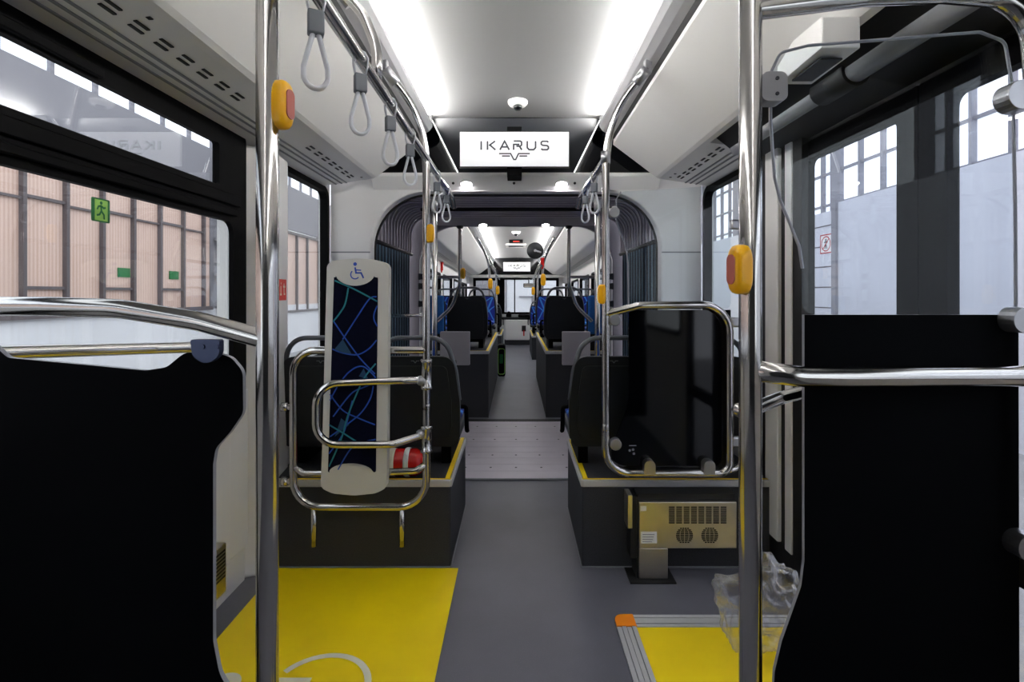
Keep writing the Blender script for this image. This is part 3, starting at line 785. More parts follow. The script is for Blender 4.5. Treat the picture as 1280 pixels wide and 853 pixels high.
# ------------------------------------------------------------------ podiums
def podium(x0, x1, y0, y1, z, label, aisle, stripe=True, flare=0.0):
    """aisle = +1 when the aisle lies on the +x side"""
    r = thing('seat_podium', ((x0 + x1) / 2, y0, 0), label, 'podium')
    b = MB()
    xa = x1 if aisle > 0 else x0; xw = x0 if aisle > 0 else x1
    xt = xa - aisle * flare
    b.slab([(xw, 0), (xa, 0), (xt, z - 0.02), (xw, z - 0.02)], y0, y1, 'xz'); o = b.build('body', 'pod', r, bevel=0.008); o.data.transform(Matrix.Translation(-r.location))
    b = MB(); b.box((min(xw, xt), y0 + 0.012, z - 0.02), (max(xw, xt), y1, z), 0.002); o = b.build('top_cover', 'pod', r); o.data.transform(Matrix.Translation(-r.location))
    b = MB(); b.box((min(xw, xt), y0 - 0.006, z - 0.028), (max(xw, xt), y0 + 0.012, z + 0.003), 0.004); b.box((xt - 0.006, y0, z - 0.028), (xt + 0.006, y1, z + 0.003), 0.003); o = b.build('edge_trim', 'alu', r); o.data.transform(Matrix.Translation(-r.location))
    b = MB(); b.box((min(xw, xa), y0 - 0.004, 0.0), (max(xw, xa), y0, 0.007)); xq = sorted((xa, xa + aisle * 0.004)); b.box((xq[0], y0 - 0.004, 0), (xq[1], y1, 0.007)); o = b.build('base_seal', 'grey', r); o.data.transform(Matrix.Translation(-r.location))
    if stripe:
        b = MB(); xs = sorted((xt - aisle * 0.007, xt - aisle * 0.028))
        b.box((xs[0], y0 + 0.013, z - 0.002), (xs[1], y1, z + 0.004)); b.box((min(xw, xt), y0 + 0.013, z - 0.002), (max(xw, xt), y0 + 0.022, z + 0.0035))
        o = b.build('yellow_stripe', 'yellow', r); o.data.transform(Matrix.Translation(-r.location))
    return r
podium(-1.14, -0.298, 2.333, 3.02, 0.396, 'dark grey seat podium on the left under the wheelchair backrest board', 1)
podium(0.302, 1.16, 2.333, 2.98, 0.396, 'dark grey seat podium on the right carrying the steel heater', -1)
podium(-1.19, -0.275, 5.13, 7.6, 0.67, 'taller dark podium beyond the far arch on the left of the aisle', 1, True, 0.0)
podium(0.30, 1.19, 5.13, 7.6, 0.67, 'taller dark podium beyond the far arch on the right of the aisle', -1, True, 0.0)
podium(0.30, 1.19, 9.6, 11.2, 0.45, 'distant low podium on the right near the front of the bus', -1)
podium(-1.19, -0.30, 10.6, 12.2, 0.40, 'distant low podium on the left near the front of the bus', 1)

# ------------------------------------------------------------------ seats (local: faces +y, rear surface near y=0, z=0 at the podium top)
def make_seat(label, group, arm=1):
    r = thing('bus_seat', (0, 0, 0), label, 'seat', group)
    lean = lambda q: Vector((0, -0.10 * max(0, q.z - 0.12), 0))
    o_ = fillet([(-0.185, 0.10), (0.185, 0.10), (0.210, 0.16), (0.212, 0.32), (0.182, 0.545), (-0.182, 0.545), (-0.212, 0.32), (-0.210, 0.16)], [0.03, 0.03, 0.04, 0.2, 0.06, 0.06, 0.2, 0.04], 6, True)
    b = MB(); b.slab([tuple(p) for p in o_], 0.0, 0.035, 'xz', lean); b.build('shell', 'shell', r, bevel=0.008)
    i_ = fillet([(-0.155, 0.14), (0.155, 0.14), (0.172, 0.2), (0.172, 0.33), (0.150, 0.50), (-0.150, 0.50), (-0.172, 0.33), (-0.172, 0.2)], 0.03, 5, True)
    b = MB(); b.slab([tuple(p) for p in i_], -0.006, 0.002, 'xz', lean); bp = b.build('back_panel', 'shell', r, bevel=0.003)
    b = MB(); pl2 = lambda a, c: (a, -0.003 - 0.10 * (c - 0.12), c)
    b.strokes([[(-0.02, 0.525), (-0.006, 0.525), (-0.002, 0.516), (0.002, 0.516), (0.006, 0.525), (0.02, 0.525)]], 0.003, pl2); b.build('winged_emblem', 'grey', bp)
    b = MB(); y = lambda z: 0.018 - 0.10 * (z - 0.12)
    b.tube([(-0.206, y(0.33), 0.33), (-0.192, y(0.47), 0.47), (-0.146, y(0.635), 0.635), (0.146, y(0.635), 0.635), (0.192, y(0.47), 0.47), (0.206, y(0.33), 0.33)], 0.014, 12, [0, 0.2, 0.10, 0.10, 0.2, 0], rx=0.012); b.build('grab_handle', 'loop', r)
    b = MB(); b.slab([tuple(p) for p in fillet([(-0.18, 0.16), (0.18, 0.16), (0.188, 0.33), (0.17, 0.53), (-0.17, 0.53), (-0.188, 0.33)], 0.04, 5, True)], 0.036, 0.075, 'xz', lean); b.build('back_cushion', 'cloth', r, bevel=0.012)
    b = MB(); b.box((-0.205, 0.04, 0.12), (0.205, 0.44, 0.165), 0.015); b.build('seat_pan', 'shell', r)
    b = MB(); b.box((-0.19, 0.07, 0.165), (0.19, 0.43, 0.205), 0.018); b.build('seat_cushion', 'cloth', r)
    b = MB(); b.box((-0.16, 0.06, 0.0), (-0.11, 0.40, 0.12), 0.004); b.box((0.11, 0.06, 0.0), (0.16, 0.40, 0.12), 0.004); b.box((-0.16, 0.2, 0.05), (0.16, 0.26, 0.09), 0.003); b.build('pedestal', 'black', r)
    b = MB(); b.tube([(arm * 0.212, 0.03, 0.29), (arm * 0.238, 0.03, 0.29), (arm * 0.240, 0.04, 0.17), (arm * 0.238, 0.09, 0.155)], 0.011, 10, 0.02); b.build('armrest', 'black', r)
    return r
rows = [  # x, y, z, facing away?, label
 (-0.484, 2.50, 0.396, 1, 'dark-backed aisle seat behind the wheelchair board, with grab handle', 1, 'seats on the near podiums'),
 (-0.938, 2.50, 0.396, 1, 'dark-backed window seat behind the wheelchair board on the left', -1, 'seats on the near podiums'),
 (0.470, 2.50, 0.396, 1, 'dark-backed aisle seat on the right, partly behind the black screen', -1, 'seats on the near podiums'),
 (0.924, 2.50, 0.396, 1, 'seat hidden behind the black screen, by the right window', 1, 'seats on the near podiums'),
 (-0.505, 5.32, 0.67, 1, 'dark seat back in the aisle position just past the far arch, left side', 1, 'seats facing away past the far arch'),
 (-0.955, 5.32, 0.67, 1, 'dark seat back by the window just past the far arch, left side', -1, 'seats facing away past the far arch'),
 (0.500, 5.32, 0.67, 1, 'dark seat back in the aisle position just past the far arch, right side', -1, 'seats facing away past the far arch'),
 (0.950, 5.32, 0.67, 1, 'dark seat back by the window just past the far arch, right side', 1, 'seats facing away past the far arch'),
 (-0.480, 7.10, 0.67, 0, 'blue patterned rear-facing aisle seat on the left podium, half hidden', -1, 'blue rear-facing seats'),
 (-0.940, 7.10, 0.67, 0, 'blue patterned rear-facing window seat on the left podium', 1, 'blue rear-facing seats'),
 (0.480, 7.10, 0.67, 0, 'blue patterned rear-facing aisle seat on the right podium, half hidden', 1, 'blue rear-facing seats'),
 (0.940, 7.10, 0.67, 0, 'blue patterned rear-facing window seat on the right podium', -1, 'blue rear-facing seats'),
 (0.490, 10.6, 0.45, 0, 'distant blue rear-facing seat on the low right podium', 1, 'blue rear-facing seats'),
 (-0.520, 11.2, 0.40, 1, 'distant dark seat back near the front on the left of the aisle', 1, 'distant seats'),
]
for i, (x, y, z, away, lab, arm, grp) in enumerate(rows):
    o = make_seat(lab, grp, arm) if i == 0 else copy_tree(seat0)
    if i == 0: seat0 = o
    o.location = (x, y, z + 0.005); o.rotation_euler = (0, 0, 0 if away else PI); o['label'] = lab; o['group'] = grp
    if arm < 0:
        o.scale = (-1, 1, 1)
# small folding seats with plain blue cushions beside the far arch
for s, lab in ((-1, 'narrow plain blue folding seat beside the far arch on the left'), (1, 'narrow plain blue folding seat beside the far arch on the right')):
    r = thing('folding_seat', (s * 0.80, 5.17, 0.67), lab, 'seat', 'folding seats by the far arch')
    b = MB(); b.box((-0.075, -0.03, 0.17), (0.075, 0.012, 0.56), 0.02); b.build('cushion', 'bluep', r)
    b = MB(); b.box((-0.085, 0.012, 0.0), (0.085, 0.04, 0.50), 0.008); b.build('back_plate', 'shell', r)

# ------------------------------------------------------------------ left wheelchair bay frame
D2 = 2.257
def cove_arm(b, s, x, y, z0):
    pts = [(s * x, y, z0), (s * x, y, 1.80), (s * (x + 0.012), y, 1.95), (s * (x + 0.06), y - 0.03, 2.08), (s * 0.545, y - 0.09, 2.185), (s * 0.556, y - 0.10, 2.20)]
    b.tube(pts, TR * 0.92, 16, [0, 0.3, 0.4, 0.4, 0.05, 0])
r = thing('bay_frame', (-RX, D2, 0.2), 'chrome tube frame and tall pole holding the wheelchair backrest board', 'frame')
zb = W(0, 632, D2).z
b = MB(); b.tube(local(r, [W(533, 512, D2)] + [(-RX, D2, 1.80), (-RX - 0.012, D2, 1.95), (-RX - 0.06, D2 - 0.03, 2.08), (-0.545, D2 - 0.09, 2.185), (-0.556, D2 - 0.10, 2.20)]), 0.0172, 16, [0, 0.3, 0.4, 0.4, 0.05, 0]); b.build('pole', 'chrome', r)
b = MB(); b.tube(local(r, [W(533, 505, D2), W(533, 634, D2), W(367, 634, D2), W(367, 438, D2), W(533, 438, D2)]), 0.0172, 16, [0, 0.12, 0.12, 0.10, 0]); b.build('loop', 'chrome', r)
b = MB(); b.tube(local(r, [W(367, 584, D2), W(380, 592, D2 - 0.01), W(450, 592, D2 - 0.02), W(520, 589, D2 - 0.02), W(533, 580, D2)]), 0.0150, 14, 0.05); b.build('lower_rail', 'chrome', r)
for px in (392.5, 502.5):
    b = MB(); b.tube(local(r, [W(px, 634, D2), W(px, 683, D2)]), 0.0125, 14); b.build('stub_leg', 'chrome', r)
for py in (509, 602):
    b = MB(); b.tube(local(r, [W(367, py, D2), W(348, py, D2 + 0.02), W(344, py, D2 + 0.03)]), 0.0135, 12); b.lathe([(0.02, 0), (0.02, 0.03)], W(352, py, D2 + 0.012) - r.location, (1, 0, 0), 14); b.build('wall_mount', 'chrome', r)
b = MB(); b.tube(local(r, [W(533, 476, D2), W(505, 476, D2 - 0.05), W(395, 480, D2 - 0.14), W(395, 556, D2 - 0.14), W(490, 556, D2 - 0.1), W(533, 542, D2)]), 0.0160, 16, [0, 0.08, 0.09, 0.09, 0.08, 0]); arm = b.build('fold_down_armrest', 'chrome', r)
for p0, p1 in ((449, 487), (532, 566)):
    b = MB(); c = W(533, p1, D2) - r.location; hh = (p1 - p0) * D2 / F
    b.lathe([(0.0225, 0), (0.0265, 0.003), (0.0265, 0.014), (0.023, 0.017), (0.023, hh - 0.017), (0.0265, hh - 0.014), (0.0265, hh - 0.003), (0.0225, hh)], c, n=20); cl = b.build('clamp', 'chrome', r)
    for zz in (0.0085, hh - 0.0085):
        b = MB(); b.lathe([(0.006, 0.0), (0.006, 0.006), (0, 0.008)], c + Vector((-0.004, -0.025, zz)), (0, -1, 0), 10); b.build('bolt', 'cast', cl)
for py in (476, 543):
    b = MB(); b.lathe([(0, -0.026), (0.014, -0.022), (0.022, 0), (0.014, 0.022), (0, 0.026)], W(526, py, D2 - 0.012) - r.location, (0, 1, 0), 14); b.build('hinge', 'cast', arm)
b = MB(); cove_bracket(b, -1, D2 - 0.10); o = b.build('cove_bracket', 'cast', r); o.data.transform(Matrix.Translation(-r.location))

# backrest board
BD = 2.20
r = thing('backrest_board', W(446, 618, BD), 'tall cream wheelchair backrest board with navy patterned cloth and blue symbol', 'backrest board')
X = lambda l: [(lambda q: (q.x - r.location.x, q.z - r.location.z))(W(a, c, BD)) for a, c in l]
outer = fillet(X([(410, 329), (425, 325), (448, 323.5), (470, 325), (487, 330), (485, 560), (484, 609), (470, 616), (443, 618.5), (417, 616), (402, 609), (404, 560)]), [0.03, 0.2, 0.3, 0.2, 0.03, 0, 0.03, 0.1, 0.2, 0.1, 0.03, 0], 5, True)
b = MB(); b.slab([tuple(p) for p in outer], -0.012, 0.03, 'xz'); board = b.build('board', 'board', r, bevel=0.008)
topc = [(445 + 25 * math.cos(math.radians(a)), 341 + 16.5 * math.sin(math.radians(a)) + 0) for a in range(175, 4, -10)]
cl_ = [(419.0, 347)] + [(422, 346.5)] + topc[1:-1] + [(469, 346.5), (473.5, 347.5)] + [(471, 588), (469, 589.5)] + [(440 + 27.5 * math.cos(math.radians(a)), 591 - 7 * 0 - 12 * math.sin(math.radians(a)) - 1) for a in range(12, 169, 12)] + [(413, 589.5), (411.5, 588)]
cpts = X(cl_)
b = MB(); b.slab([tuple(p) for p in cpts], -0.0155, -0.012, 'xz')
LP = [(lambda q: (q.x - r.location.x, q.z - r.location.z))(W(a, c, BD)) for a, c in [(0, 0)]]
def bl(l): return [Vector(p) for p in X(l)]
pz = lambda a, c: (a, -0.0162, c)
def clipx(l): return l
def curve(l, n=10):                   # smooth curve through px points
    P = [Vector(p) for p in l]; out = []
    for i in range(len(P) - 1):
        p0, p1, p2, p3 = P[max(i - 1, 0)], P[i], P[i + 1], P[min(i + 2, len(P) - 1)]
        for k in range(n):
            t = k / n
            out.append(0.5 * ((2 * p1) + (p2 - p0) * t + (2 * p0 - 5 * p1 + 4 * p2 - p3) * t * t + (3 * p1 - p0 - 3 * p2 + p3) * t ** 3))
    out.append(P[-1]); return [tuple(p) for p in out]
b.mi = 1
blue = [[(419, 402), (434, 424), (452, 448), (470, 467)], [(417, 436), (430, 441), (448, 443), (462, 436), (472, 425)], [(430, 424), (448, 396), (463, 374), (472, 371)],
        [(473, 382), (469, 392), (469, 400), (473, 408)], [(436, 466), (446, 459), (456, 458), (466, 466), (471, 472)], [(414, 492), (430, 512), (450, 522), (470, 530)],
        [(418, 520), (440, 492), (455, 484), (471, 478)], [(414, 545), (432, 532), (452, 516), (464, 498), (468, 482)], [(413, 566), (430, 542), (437, 520), (442, 500)], [(471, 548), (455, 552), (440, 560), (424, 586)], [(414, 500), (425, 480), (436, 466)]]
b.strokes([bl(curve(l)) for l in blue], 0.0055, pz)
b.mi = 2
teal = [[(420, 351), (445, 362), (473, 377)], [(437, 360), (433, 380), (426, 392), (418, 402)], [(471, 454), (458, 470), (448, 490), (436, 520), (428, 548), (413, 582)], [(413, 530), (430, 540), (450, 552), (470, 556)]]
b.strokes([bl(curve(l)) for l in teal], 0.0065, lambda a, c: (a, -0.0166, c))
b.mi = 3
b.poly(bl([(420, 436), (430, 424), (441, 442), (430, 442)]), pz); b.poly(bl([(450, 470), (456, 460), (462, 474)]), pz); b.poly(bl([(420, 545), (428, 522), (438, 530)]), pz)
b.build('cloth_panel', ['navy', 'line1', 'line2', 'line3'], r)
b = MB(); pw = lambda a, c: (a, -0.0128, c)
b.disc(bl([(445, 330.5)])[0], 0.0078, pw)
b.strokes([bl([(445.0, 334.5), (446.2, 341.5), (452.5, 341.5), (455.5, 348)])], 0.0095 * 0.75, pw)
b.strokes([bl([(446, 337.8), (452.5, 338.2)])], 0.005, pw)
b.strokes([bl([(445 + 5.4 * math.cos(math.radians(a)), 343.5 + 5.4 * math.sin(math.radians(a))) for a in range(-130, -361 + 30, -12)][::1])], 0.005, pw)
b.build('wheelchair_symbol', 'isa', board)
b = MB(); q = W(446, 520, BD); b.box((-0.05, 0.03, 0.25), (0.05, 0.042, 0.40), 0.003); b.box((-0.10, 0.028, 0.06), (0.10, 0.036, 0.12), 0.003); b.build('rear_bracket', 'cast', r)

# fire extinguisher lying on the podium
r = thing('fire_extinguisher', (-0.548, 2.40, 0.4595), 'red fire extinguisher strapped down on the left podium behind the frame', 'fire extinguisher')
b = MB(); b.lathe([(0.0, -0.16), (0.035, -0.155), (0.056, -0.13), (0.062, -0.1), (0.062, 0.08), (0.05, 0.105), (0.02, 0.12), (0, 0.12)], (0, 0, 0), (1, 0, 0)); b.build('cylinder', 'red', r)
b = MB(); b.tube([(0.042, 0.064 * math.cos(t), 0.064 * math.sin(t)) for t in [k * PI / 10 for k in range(20)]], 0.012, 8, closed=True, rx=0.0025, up=(1, 0, 0)); b.build('holding_strap', 'paper', r)
b = MB(); b.tube([(-0.045, 0.0630 * math.cos(t), 0.0630 * math.sin(t)) for t in [k * PI / 10 for k in range(20)]], 0.032, 8, closed=True, rx=0.0012, up=(1, 0, 0)); b.build('instruction_label', 'wht', r)
b = MB(); b.tube([(0.12, 0, 0), (0.15, 0, 0)], 0.014, 10); b.box((0.13, -0.01, 0.0), (0.155, 0.01, 0.04), 0.003); b.build('valve', 'black', r)

# ------------------------------------------------------------------ right frame with dark screen and heater
r = thing('bay_frame', (RX, D2, 0.4), 'chrome pole with rounded tube loop around the black screen on the right', 'frame')
b = MB(); b.tube(local(r, [W(757, 540, D2)] + [(RX, D2, 1.80), (RX + 0.012, D2, 1.95), (RX + 0.06, D2 - 0.03, 2.08), (0.545, D2 - 0.09, 2.185), (0.556, D2 - 0.10, 2.20)]), 0.0172, 16, [0, 0.3, 0.4, 0.4, 0.05, 0]); b.build('pole', 'chrome', r)
b = MB(); b.tube(local(r, [W(757, 393, D2), W(800, 382, D2 - 0.01), W(912, 381, D2), W(912, 592, D2), W(757, 592, D2), W(757, 530, D2)]), 0.0172, 16, [0, 0.1, 0.12, 0.05, 0.11, 0]); b.build('loop', 'chrome', r)
b = MB(); b.tube(local(r, [W(904, 591, D2), W(928, 584, D2 + 0.02), W(929, 545, D2 + 0.02)]), 0.012, 12, 0.07); b.build('side_bend', 'chrome', r)
b = MB(); cove_bracket(b, 1, D2 - 0.10); o = b.build('cove_bracket', 'cast', r); o.data.transform(Matrix.Translation(-r.location))
b = MB(); b.tube(local(r, [(RX, D2, RZ - 0.022), (RX, D2, RZ + 0.03)]), 0.021, 16); b.build('rail_joint', 'cast', r)
for px, py in ((811, 583), (885, 583)):
    b = MB(); p = W(px, py, D2 + 0.0) - r.location; b.slab(fillet([(p.x - 0.024, p.z - 0.03), (p.x + 0.024, p.z - 0.03), (p.x + 0.024, p.z + 0.03), (p.x - 0.024, p.z + 0.03)], [0, 0, 0.022, 0.022], 5, True), -0.022, 0.02, 'xz'); b.build('screen_clamp', 'cast', r)
for px, py in ((769, 555), (767, 266), (768, 400)):
    b = MB(); p = W(px, py, D2) - r.location; b.lathe([(0.022, -0.02), (0.026, -0.014), (0.026, 0.014), (0.022, 0.02)], p, (0, 1, 0), 18); b.build('screen_clamp', 'cast', r)
for py in (281, 403, 552):
    b = MB(); p = W(921, py, D2) - r.location; b.box(p - Vector((0.03, 0.015, 0.022)), p + Vector((0.02, 0.015, 0.022)), 0.008); b.build('wall_clamp', 'cast', r)
SD2 = D2 + 0.025
gs = thing('glass_screen', W(850, 590, SD2), 'glossy black lower screen with a clear glass top inside the rounded right-hand loop', 'glass screen')
up = [(785.5, 387), (785, 330), (783, 312), (773, 285), (770, 272), (770, 250), (776, 240), (905, 232), (913, 240), (913, 387)]
b = MB(); ups = fillet(xz(up, SD2), 0.03, 5, True); b.slab([tuple(p) for p in ups], SD2 - 0.003, SD2 + 0.003, 'xz'); o = b.build('clear_pane', 'clear', gs); o.data.transform(Matrix.Translation(-gs.location))
b = MB(); b.tube([(p[0], SD2, p[1]) for p in fillet(xz(up[:7], SD2), 0.03, 5)], 0.0035, 6, up=(0, 1, 0)); o = b.build('polished_edge', 'edge', gs); o.data.transform(Matrix.Translation(-gs.location))
lo = xz([(785.5, 387.5), (913, 387.5), (915, 590), (766, 590), (764, 565), (770, 545), (784, 510), (786, 495)], SD2)
b = MB(); b.slab([tuple(p) for p in fillet(lo, [0, 0, 0.02, 0.02, 0.03, 0.05, 0.04, 0.03], 5, True)], SD2 - 0.004, SD2 + 0.004, 'xz'); o = b.build('black_lower_half', 'gloss', gs); o.data.transform(Matrix.Translation(-gs.location))
b = MB(); pz2 = lambda a, c: (a, SD2 - 0.0045, c)
t = [tuple(p) for p in xz([(786, 557), (795, 557)], SD2)]
b.strokes([t], 0.004, pz2)
for x, y in ((787, 563), (791, 562), (792, 567)): b.disc(xz([(x, y)], SD2)[0], 0.006, pz2, 8)
o = b.build('small_sticker', 'grey', gs); o.data.transform(Matrix.Translation(-gs.location))
stop_button(W(752, 368, D2 - 0.02), 'yellow stop button on the tall pole left of the right-hand black screen', PI, 1.0)
stop_button(W(538, 292, D2 - 0.02), 'yellow stop button high on the pole beside the far left straps', PI, 0.95)

r = thing('floor_heater', (0.73, 2.24, 0), 'stainless steel heater box with grilles against the front of the right podium', 'heater')
def hx(px, py, d=2.23): p = W(px, py, d); return p
a, c = hx(799, 686), hx(921, 628)
b = MB(); b.box((a.x, 2.23, a.z), (c.x, 2.325, c.z), 0.003); casing = o = b.build('casing', 'steel', r); o.data.transform(Matrix.Translation(-r.location))
a, c = hx(799, 727), hx(835, 686)
b = MB(); b.box((a.x, 2.23, 0.006), (c.x, 2.325, c.z), 0.003); o = b.build('air_duct', 'steel', r); o.data.transform(Matrix.Translation(-r.location))
b = MB(); b.box((hx(789, 0).x, 2.24, hx(0, 700).z), (hx(798.5, 0).x, 2.32, hx(0, 622).z)); b.box((hx(796, 0).x, 2.236, 0.006), (hx(798.6, 0).x, 2.325, hx(0, 622).z)); b.box((hx(798, 0).x, 2.25, hx(0, 628).z), (hx(921, 0).x, 2.325, hx(0, 620).z)); o = b.build('side_cover', 'rub', r); o.data.transform(Matrix.Translation(-r.location))
b = MB(); b.box((hx(785, 0).x, 2.235, hx(0, 662).z), (hx(791, 0).x, 2.31, hx(0, 620).z), 0.002); o = b.build('mounting_strip', 'steel', r); o.data.transform(Matrix.Translation(-r.location))
b = MB(); b.box((hx(786, 0).x, 2.20, 0.0), (hx(843, 0).x, 2.325, 0.006)); o = b.build('base_gasket', 'rub', r); o.data.transform(Matrix.Translation(-r.location))
b = MB()
for i in range(8):
    for j in range(9):
        x0 = 836 + i * 9.25; y0 = 633.5 + j * 2.45
        p, q = hx(x0, y0), hx(x0 + 7.2, y0 + 1.5); b.box((p.x, 2.2285, p.z), (q.x, 2.2298, q.z))
o = b.build('upper_grille', 'rub', casing); o.data.transform(Matrix.Translation(-r.location))
for cx_ in (855.5, 887):
    b = MB()
    for j in range(9):
        y0 = 660 + j * 2.2; hw = math.sqrt(max(0, 110 - (y0 - 669.0) ** 2)) + 0.5
        for i in range(4):
            xa, xb = cx_ - hw + i * hw / 2 + 0.5, cx_ - hw + (i + 1) * hw / 2 - 0.4
            if xb > xa:
                p, q = hx(xa, y0), hx(xb, y0 + 1.35); b.box((p.x, 2.2285, p.z), (q.x, 2.2298, q.z))
    o = b.build('fan_grille', 'rub', casing); o.data.transform(Matrix.Translation(-r.location))
for (x0, y0, x1, y1) in ((801, 665, 821, 679.5), (800.5, 633, 808, 639)):
    b = MB(); p, q = hx(x0, y0), hx(x1, y1); b.box((p.x, 2.2285, p.z), (q.x, 2.2297, q.z))
    b.mi = 1
    if y0 > 640:
        for k in range(4): pp, qq = hx(x0 + 2, y0 + 3 + k * 3), hx(x1 - 3 - k, y0 + 3.8 + k * 3); b.box((pp.x, 2.2282, pp.z), (qq.x, 2.2286, qq.z))
    o = b.build('paper_label', ['paper', 'grey'], casing); o.data.transform(Matrix.Translation(-r.location))

# black crumpled bag seen behind the screen, clear bag on the floor
def crumple(name, c, rx, ry, rz, mt, label, seed, amp=0.28):
    rnd = random.Random(seed)
    bm = bmesh.new(); bmesh.ops.create_icosphere(bm, subdivisions=5, radius=1.0)
    from mathutils import noise
    for v in bm.verts:
        p = v.co.copy()
        n1 = noise.noise(p * 1.3 + Vector((seed, 0, 0))); n2 = abs(noise.noise(p * 2.2 + Vector((0, seed, 0)))); n3 = abs(noise.noise(Vector((p.x * 6, p.y * 6, p.z * 2.5)) + Vector((0, 0, seed))))
        f = 1 + amp * n1 - amp * 0.8 * n2 - amp * 0.30 * n3
        q = p * f; v.co = Vector((q.x * rx, q.y * ry, max(q.z * rz, -rz * 0.78)))
    for f in bm.faces: f.smooth = True
    zmin = min(v.co.z for v in bm.verts)
    for v in bm.verts: v.co.z -= zmin
    me = bpy.data.meshes.new(name); bm.to_mesh(me); bm.free(); me.materials.append(M[mt])
    o = bpy.data.objects.new(name, me); COL.objects.link(o); o.location = c
    return tag(o, label, 'plastic bag')
crumple('plastic_bag', (0.885, 1.82, 0.006), 0.165, 0.13, 0.165, 'bag', 'crumpled clear plastic bag on the floor behind the right pole', 3.3, 0.42)

# ------------------------------------------------------------------ poles on the near podiums
for s, lab in ((-1, 'slim chrome pole rising behind the left podium seats to the rail end'), (1, 'slim chrome pole rising behind the right podium seats to the rail end')):
    r = thing('grab_pole', (s * 0.472, 2.97, 0.396), lab, 'pole', 'slim poles behind the podium seats')
    b = MB(); b.tube([(0, 0, 0), (0, 0, 1.40)], 0.0165, 14); b.build('pole', 'chrome', r)
    b = MB(); b.tube([(0, 0, 1.36), (-s * 0.03, 0.0, 1.42), (-s * 0.062, 0, 1.437)], 0.012, 10); b.tube([(0, 0, 1.33), (0, 0, 1.40)], 0.021, 12); b.build('rail_bracket', 'cast', r)

# ------------------------------------------------------------------ far arch poles, boxes
for s, px, lab, lb2 in ((-1, 575, 'hooked chrome pole at the far arch on the left', 'grey painted box on the left podium edge below the hooked pole'), (1, 711, 'hooked chrome pole at the far arch on the right', 'grey painted box on the right podium edge below the hooked pole')):
    d = 4.90
    r = thing('hooked_pole', W(px, 283, d), lab, 'pole', 'hooked poles at the far arch')
    xo = -s
    b = MB(); b.tube(local(r, [W(px, 283, d), W(px, 356, d), W(px + s * 10, 384, d + 0.02), W(px + s * 29, 402, d + 0.02)]), 0.0185, 14, 0.25); b.build('pole', 'chrome', r)
    b = MB(); b.tube(local(r, [W(px, 346.5, d), W(px + s * 33, 346.5, d), W(px + s * 38, 346.5, d)]), 0.015, 12); b.build('side_rail', 'chrome', r)
    b = MB(); b.lathe([(0.034, 0), (0.034, -0.012), (0.02, -0.03)], (0, 0, 0.004)); b.build('ceiling_flange', 'rub', r)
    px0, px1 = (550, 587) if s < 0 else (703, 738)
    r = thing('equipment_box', W((px0 + px1) / 2, 457, 5.06), lb2, 'box', 'grey boxes on the podium edges')
    b = MB(); hw = (px1 - px0) / 2 * 5.06 / F; b.box((-hw, 0, 0), (hw, 0.062, 42 * 5.06 / F), 0.006); b.build('case', 'box', r)
    b = MB(); b.lathe([(0.022, -0.003), (0.022, 0.004)], (s * 0.0, 0, 0.035), (0, 1, 0), 14); b.build('lock', 'grey', r)
stop_button(W(579, 342, 4.87), 'small yellow stop button on the left hooked pole at the far arch', 1.57, 1.2)
# window side rails and glass guard ends at the far arch
for s, lab in ((-1, 'short chrome rail loop beside the blue bellows on the left'), (1, 'short chrome rail loop beside the arch column on the right')):
    d = 4.9; b = MB(); x0 = 645 + s * 118; x1 = 645 + s * 100
    b.tube([W(x0, 530, d), W(x0, 325, d), W(x0 - s * 8, 306, d), W(x0 - s * 15, 300, d)], 0.02, 12, 0.1); b.mi = 1
    for py in (346, 358, 380): b.box(W(x0, py + 4, d) - Vector((0.03, 0.02, 0)), W(x0, py - 4, d) + Vector((0.03, 0.02, 0)), 0.005)
    tag(b.build('guard_tube', ['white', 'ink']), lab.replace('chrome rail loop', 'white guard tube'), 'guard rail', 'white guard tubes')
b = MB(); b.tube([W(486, 395, 3.9), W(530, 394.5, 3.9)], 0.014, 10); tag(b.build('bellows_rail', 'chrome'), 'thin grey rail across the blue bellows right of the backrest board', 'handrail')

# ------------------------------------------------------------------ front section of the bus
fw = [rrect(5.5 + k * 1.45, 0.95, 6.65 + k * 1.45, 1.72, 0.05) for k in range(5)]
wall('wall_left_front', -1, 5.05, 12.6, 0, 2.0, fw, front_drop)
wall('wall_right_front', 1, 5.05, 12.6, 0, 2.0, fw, front_drop)
n = 5
for k in range(5):
    for s in (-1, 1):
        window(n, s, 5.52 + k * 1.45, 6.63 + k * 1.45, 0.97, 1.70, 0.04, 0.03, sh=front_drop); n += 1
end_board(24, 12.28, -0.32)
b = MB(); b.box((-1.2, 12.3, 1.64), (1.2, 12.36, 1.80)); struct(b.build('trim_25', 'white'))
b = MB(); b.slab([[(-1.2, 0), (1.2, 0), (1.2, 2.3), (-1.2, 2.3)], [(-0.30, 0.75), (0.47, 0.75), (0.47, 1.62), (-0.30, 1.62)], [(-1.05, 0.9), (-0.5, 0.9), (-0.5, 1.62), (-1.05, 1.62)], [(0.62, 0.9), (1.05, 0.9), (1.05, 1.62), (0.62, 1.62)]], FRONT - 0.05, FRONT, 'xz'); struct(b.build('wall_front', 'white'))
b = MB(); b.slab([[(-1.10, 0.72), (1.10, 0.72), (1.10, 1.65), (-1.10, 1.65)], [(-0.29, 0.77), (-0.05, 0.77), (-0.05, 1.60), (-0.29, 1.60)], [(-0.02, 0.77), (0.46, 0.77), (0.46, 1.60), (-0.02, 1.60)], [(-1.03, 0.93), (-0.53, 0.93), (-0.53, 1.58), (-1.03, 1.58)], [(0.66, 0.93), (1.03, 0.93), (1.03, 1.58), (0.66, 1.58)]], FRONT - 0.07, FRONT - 0.03, 'xz')
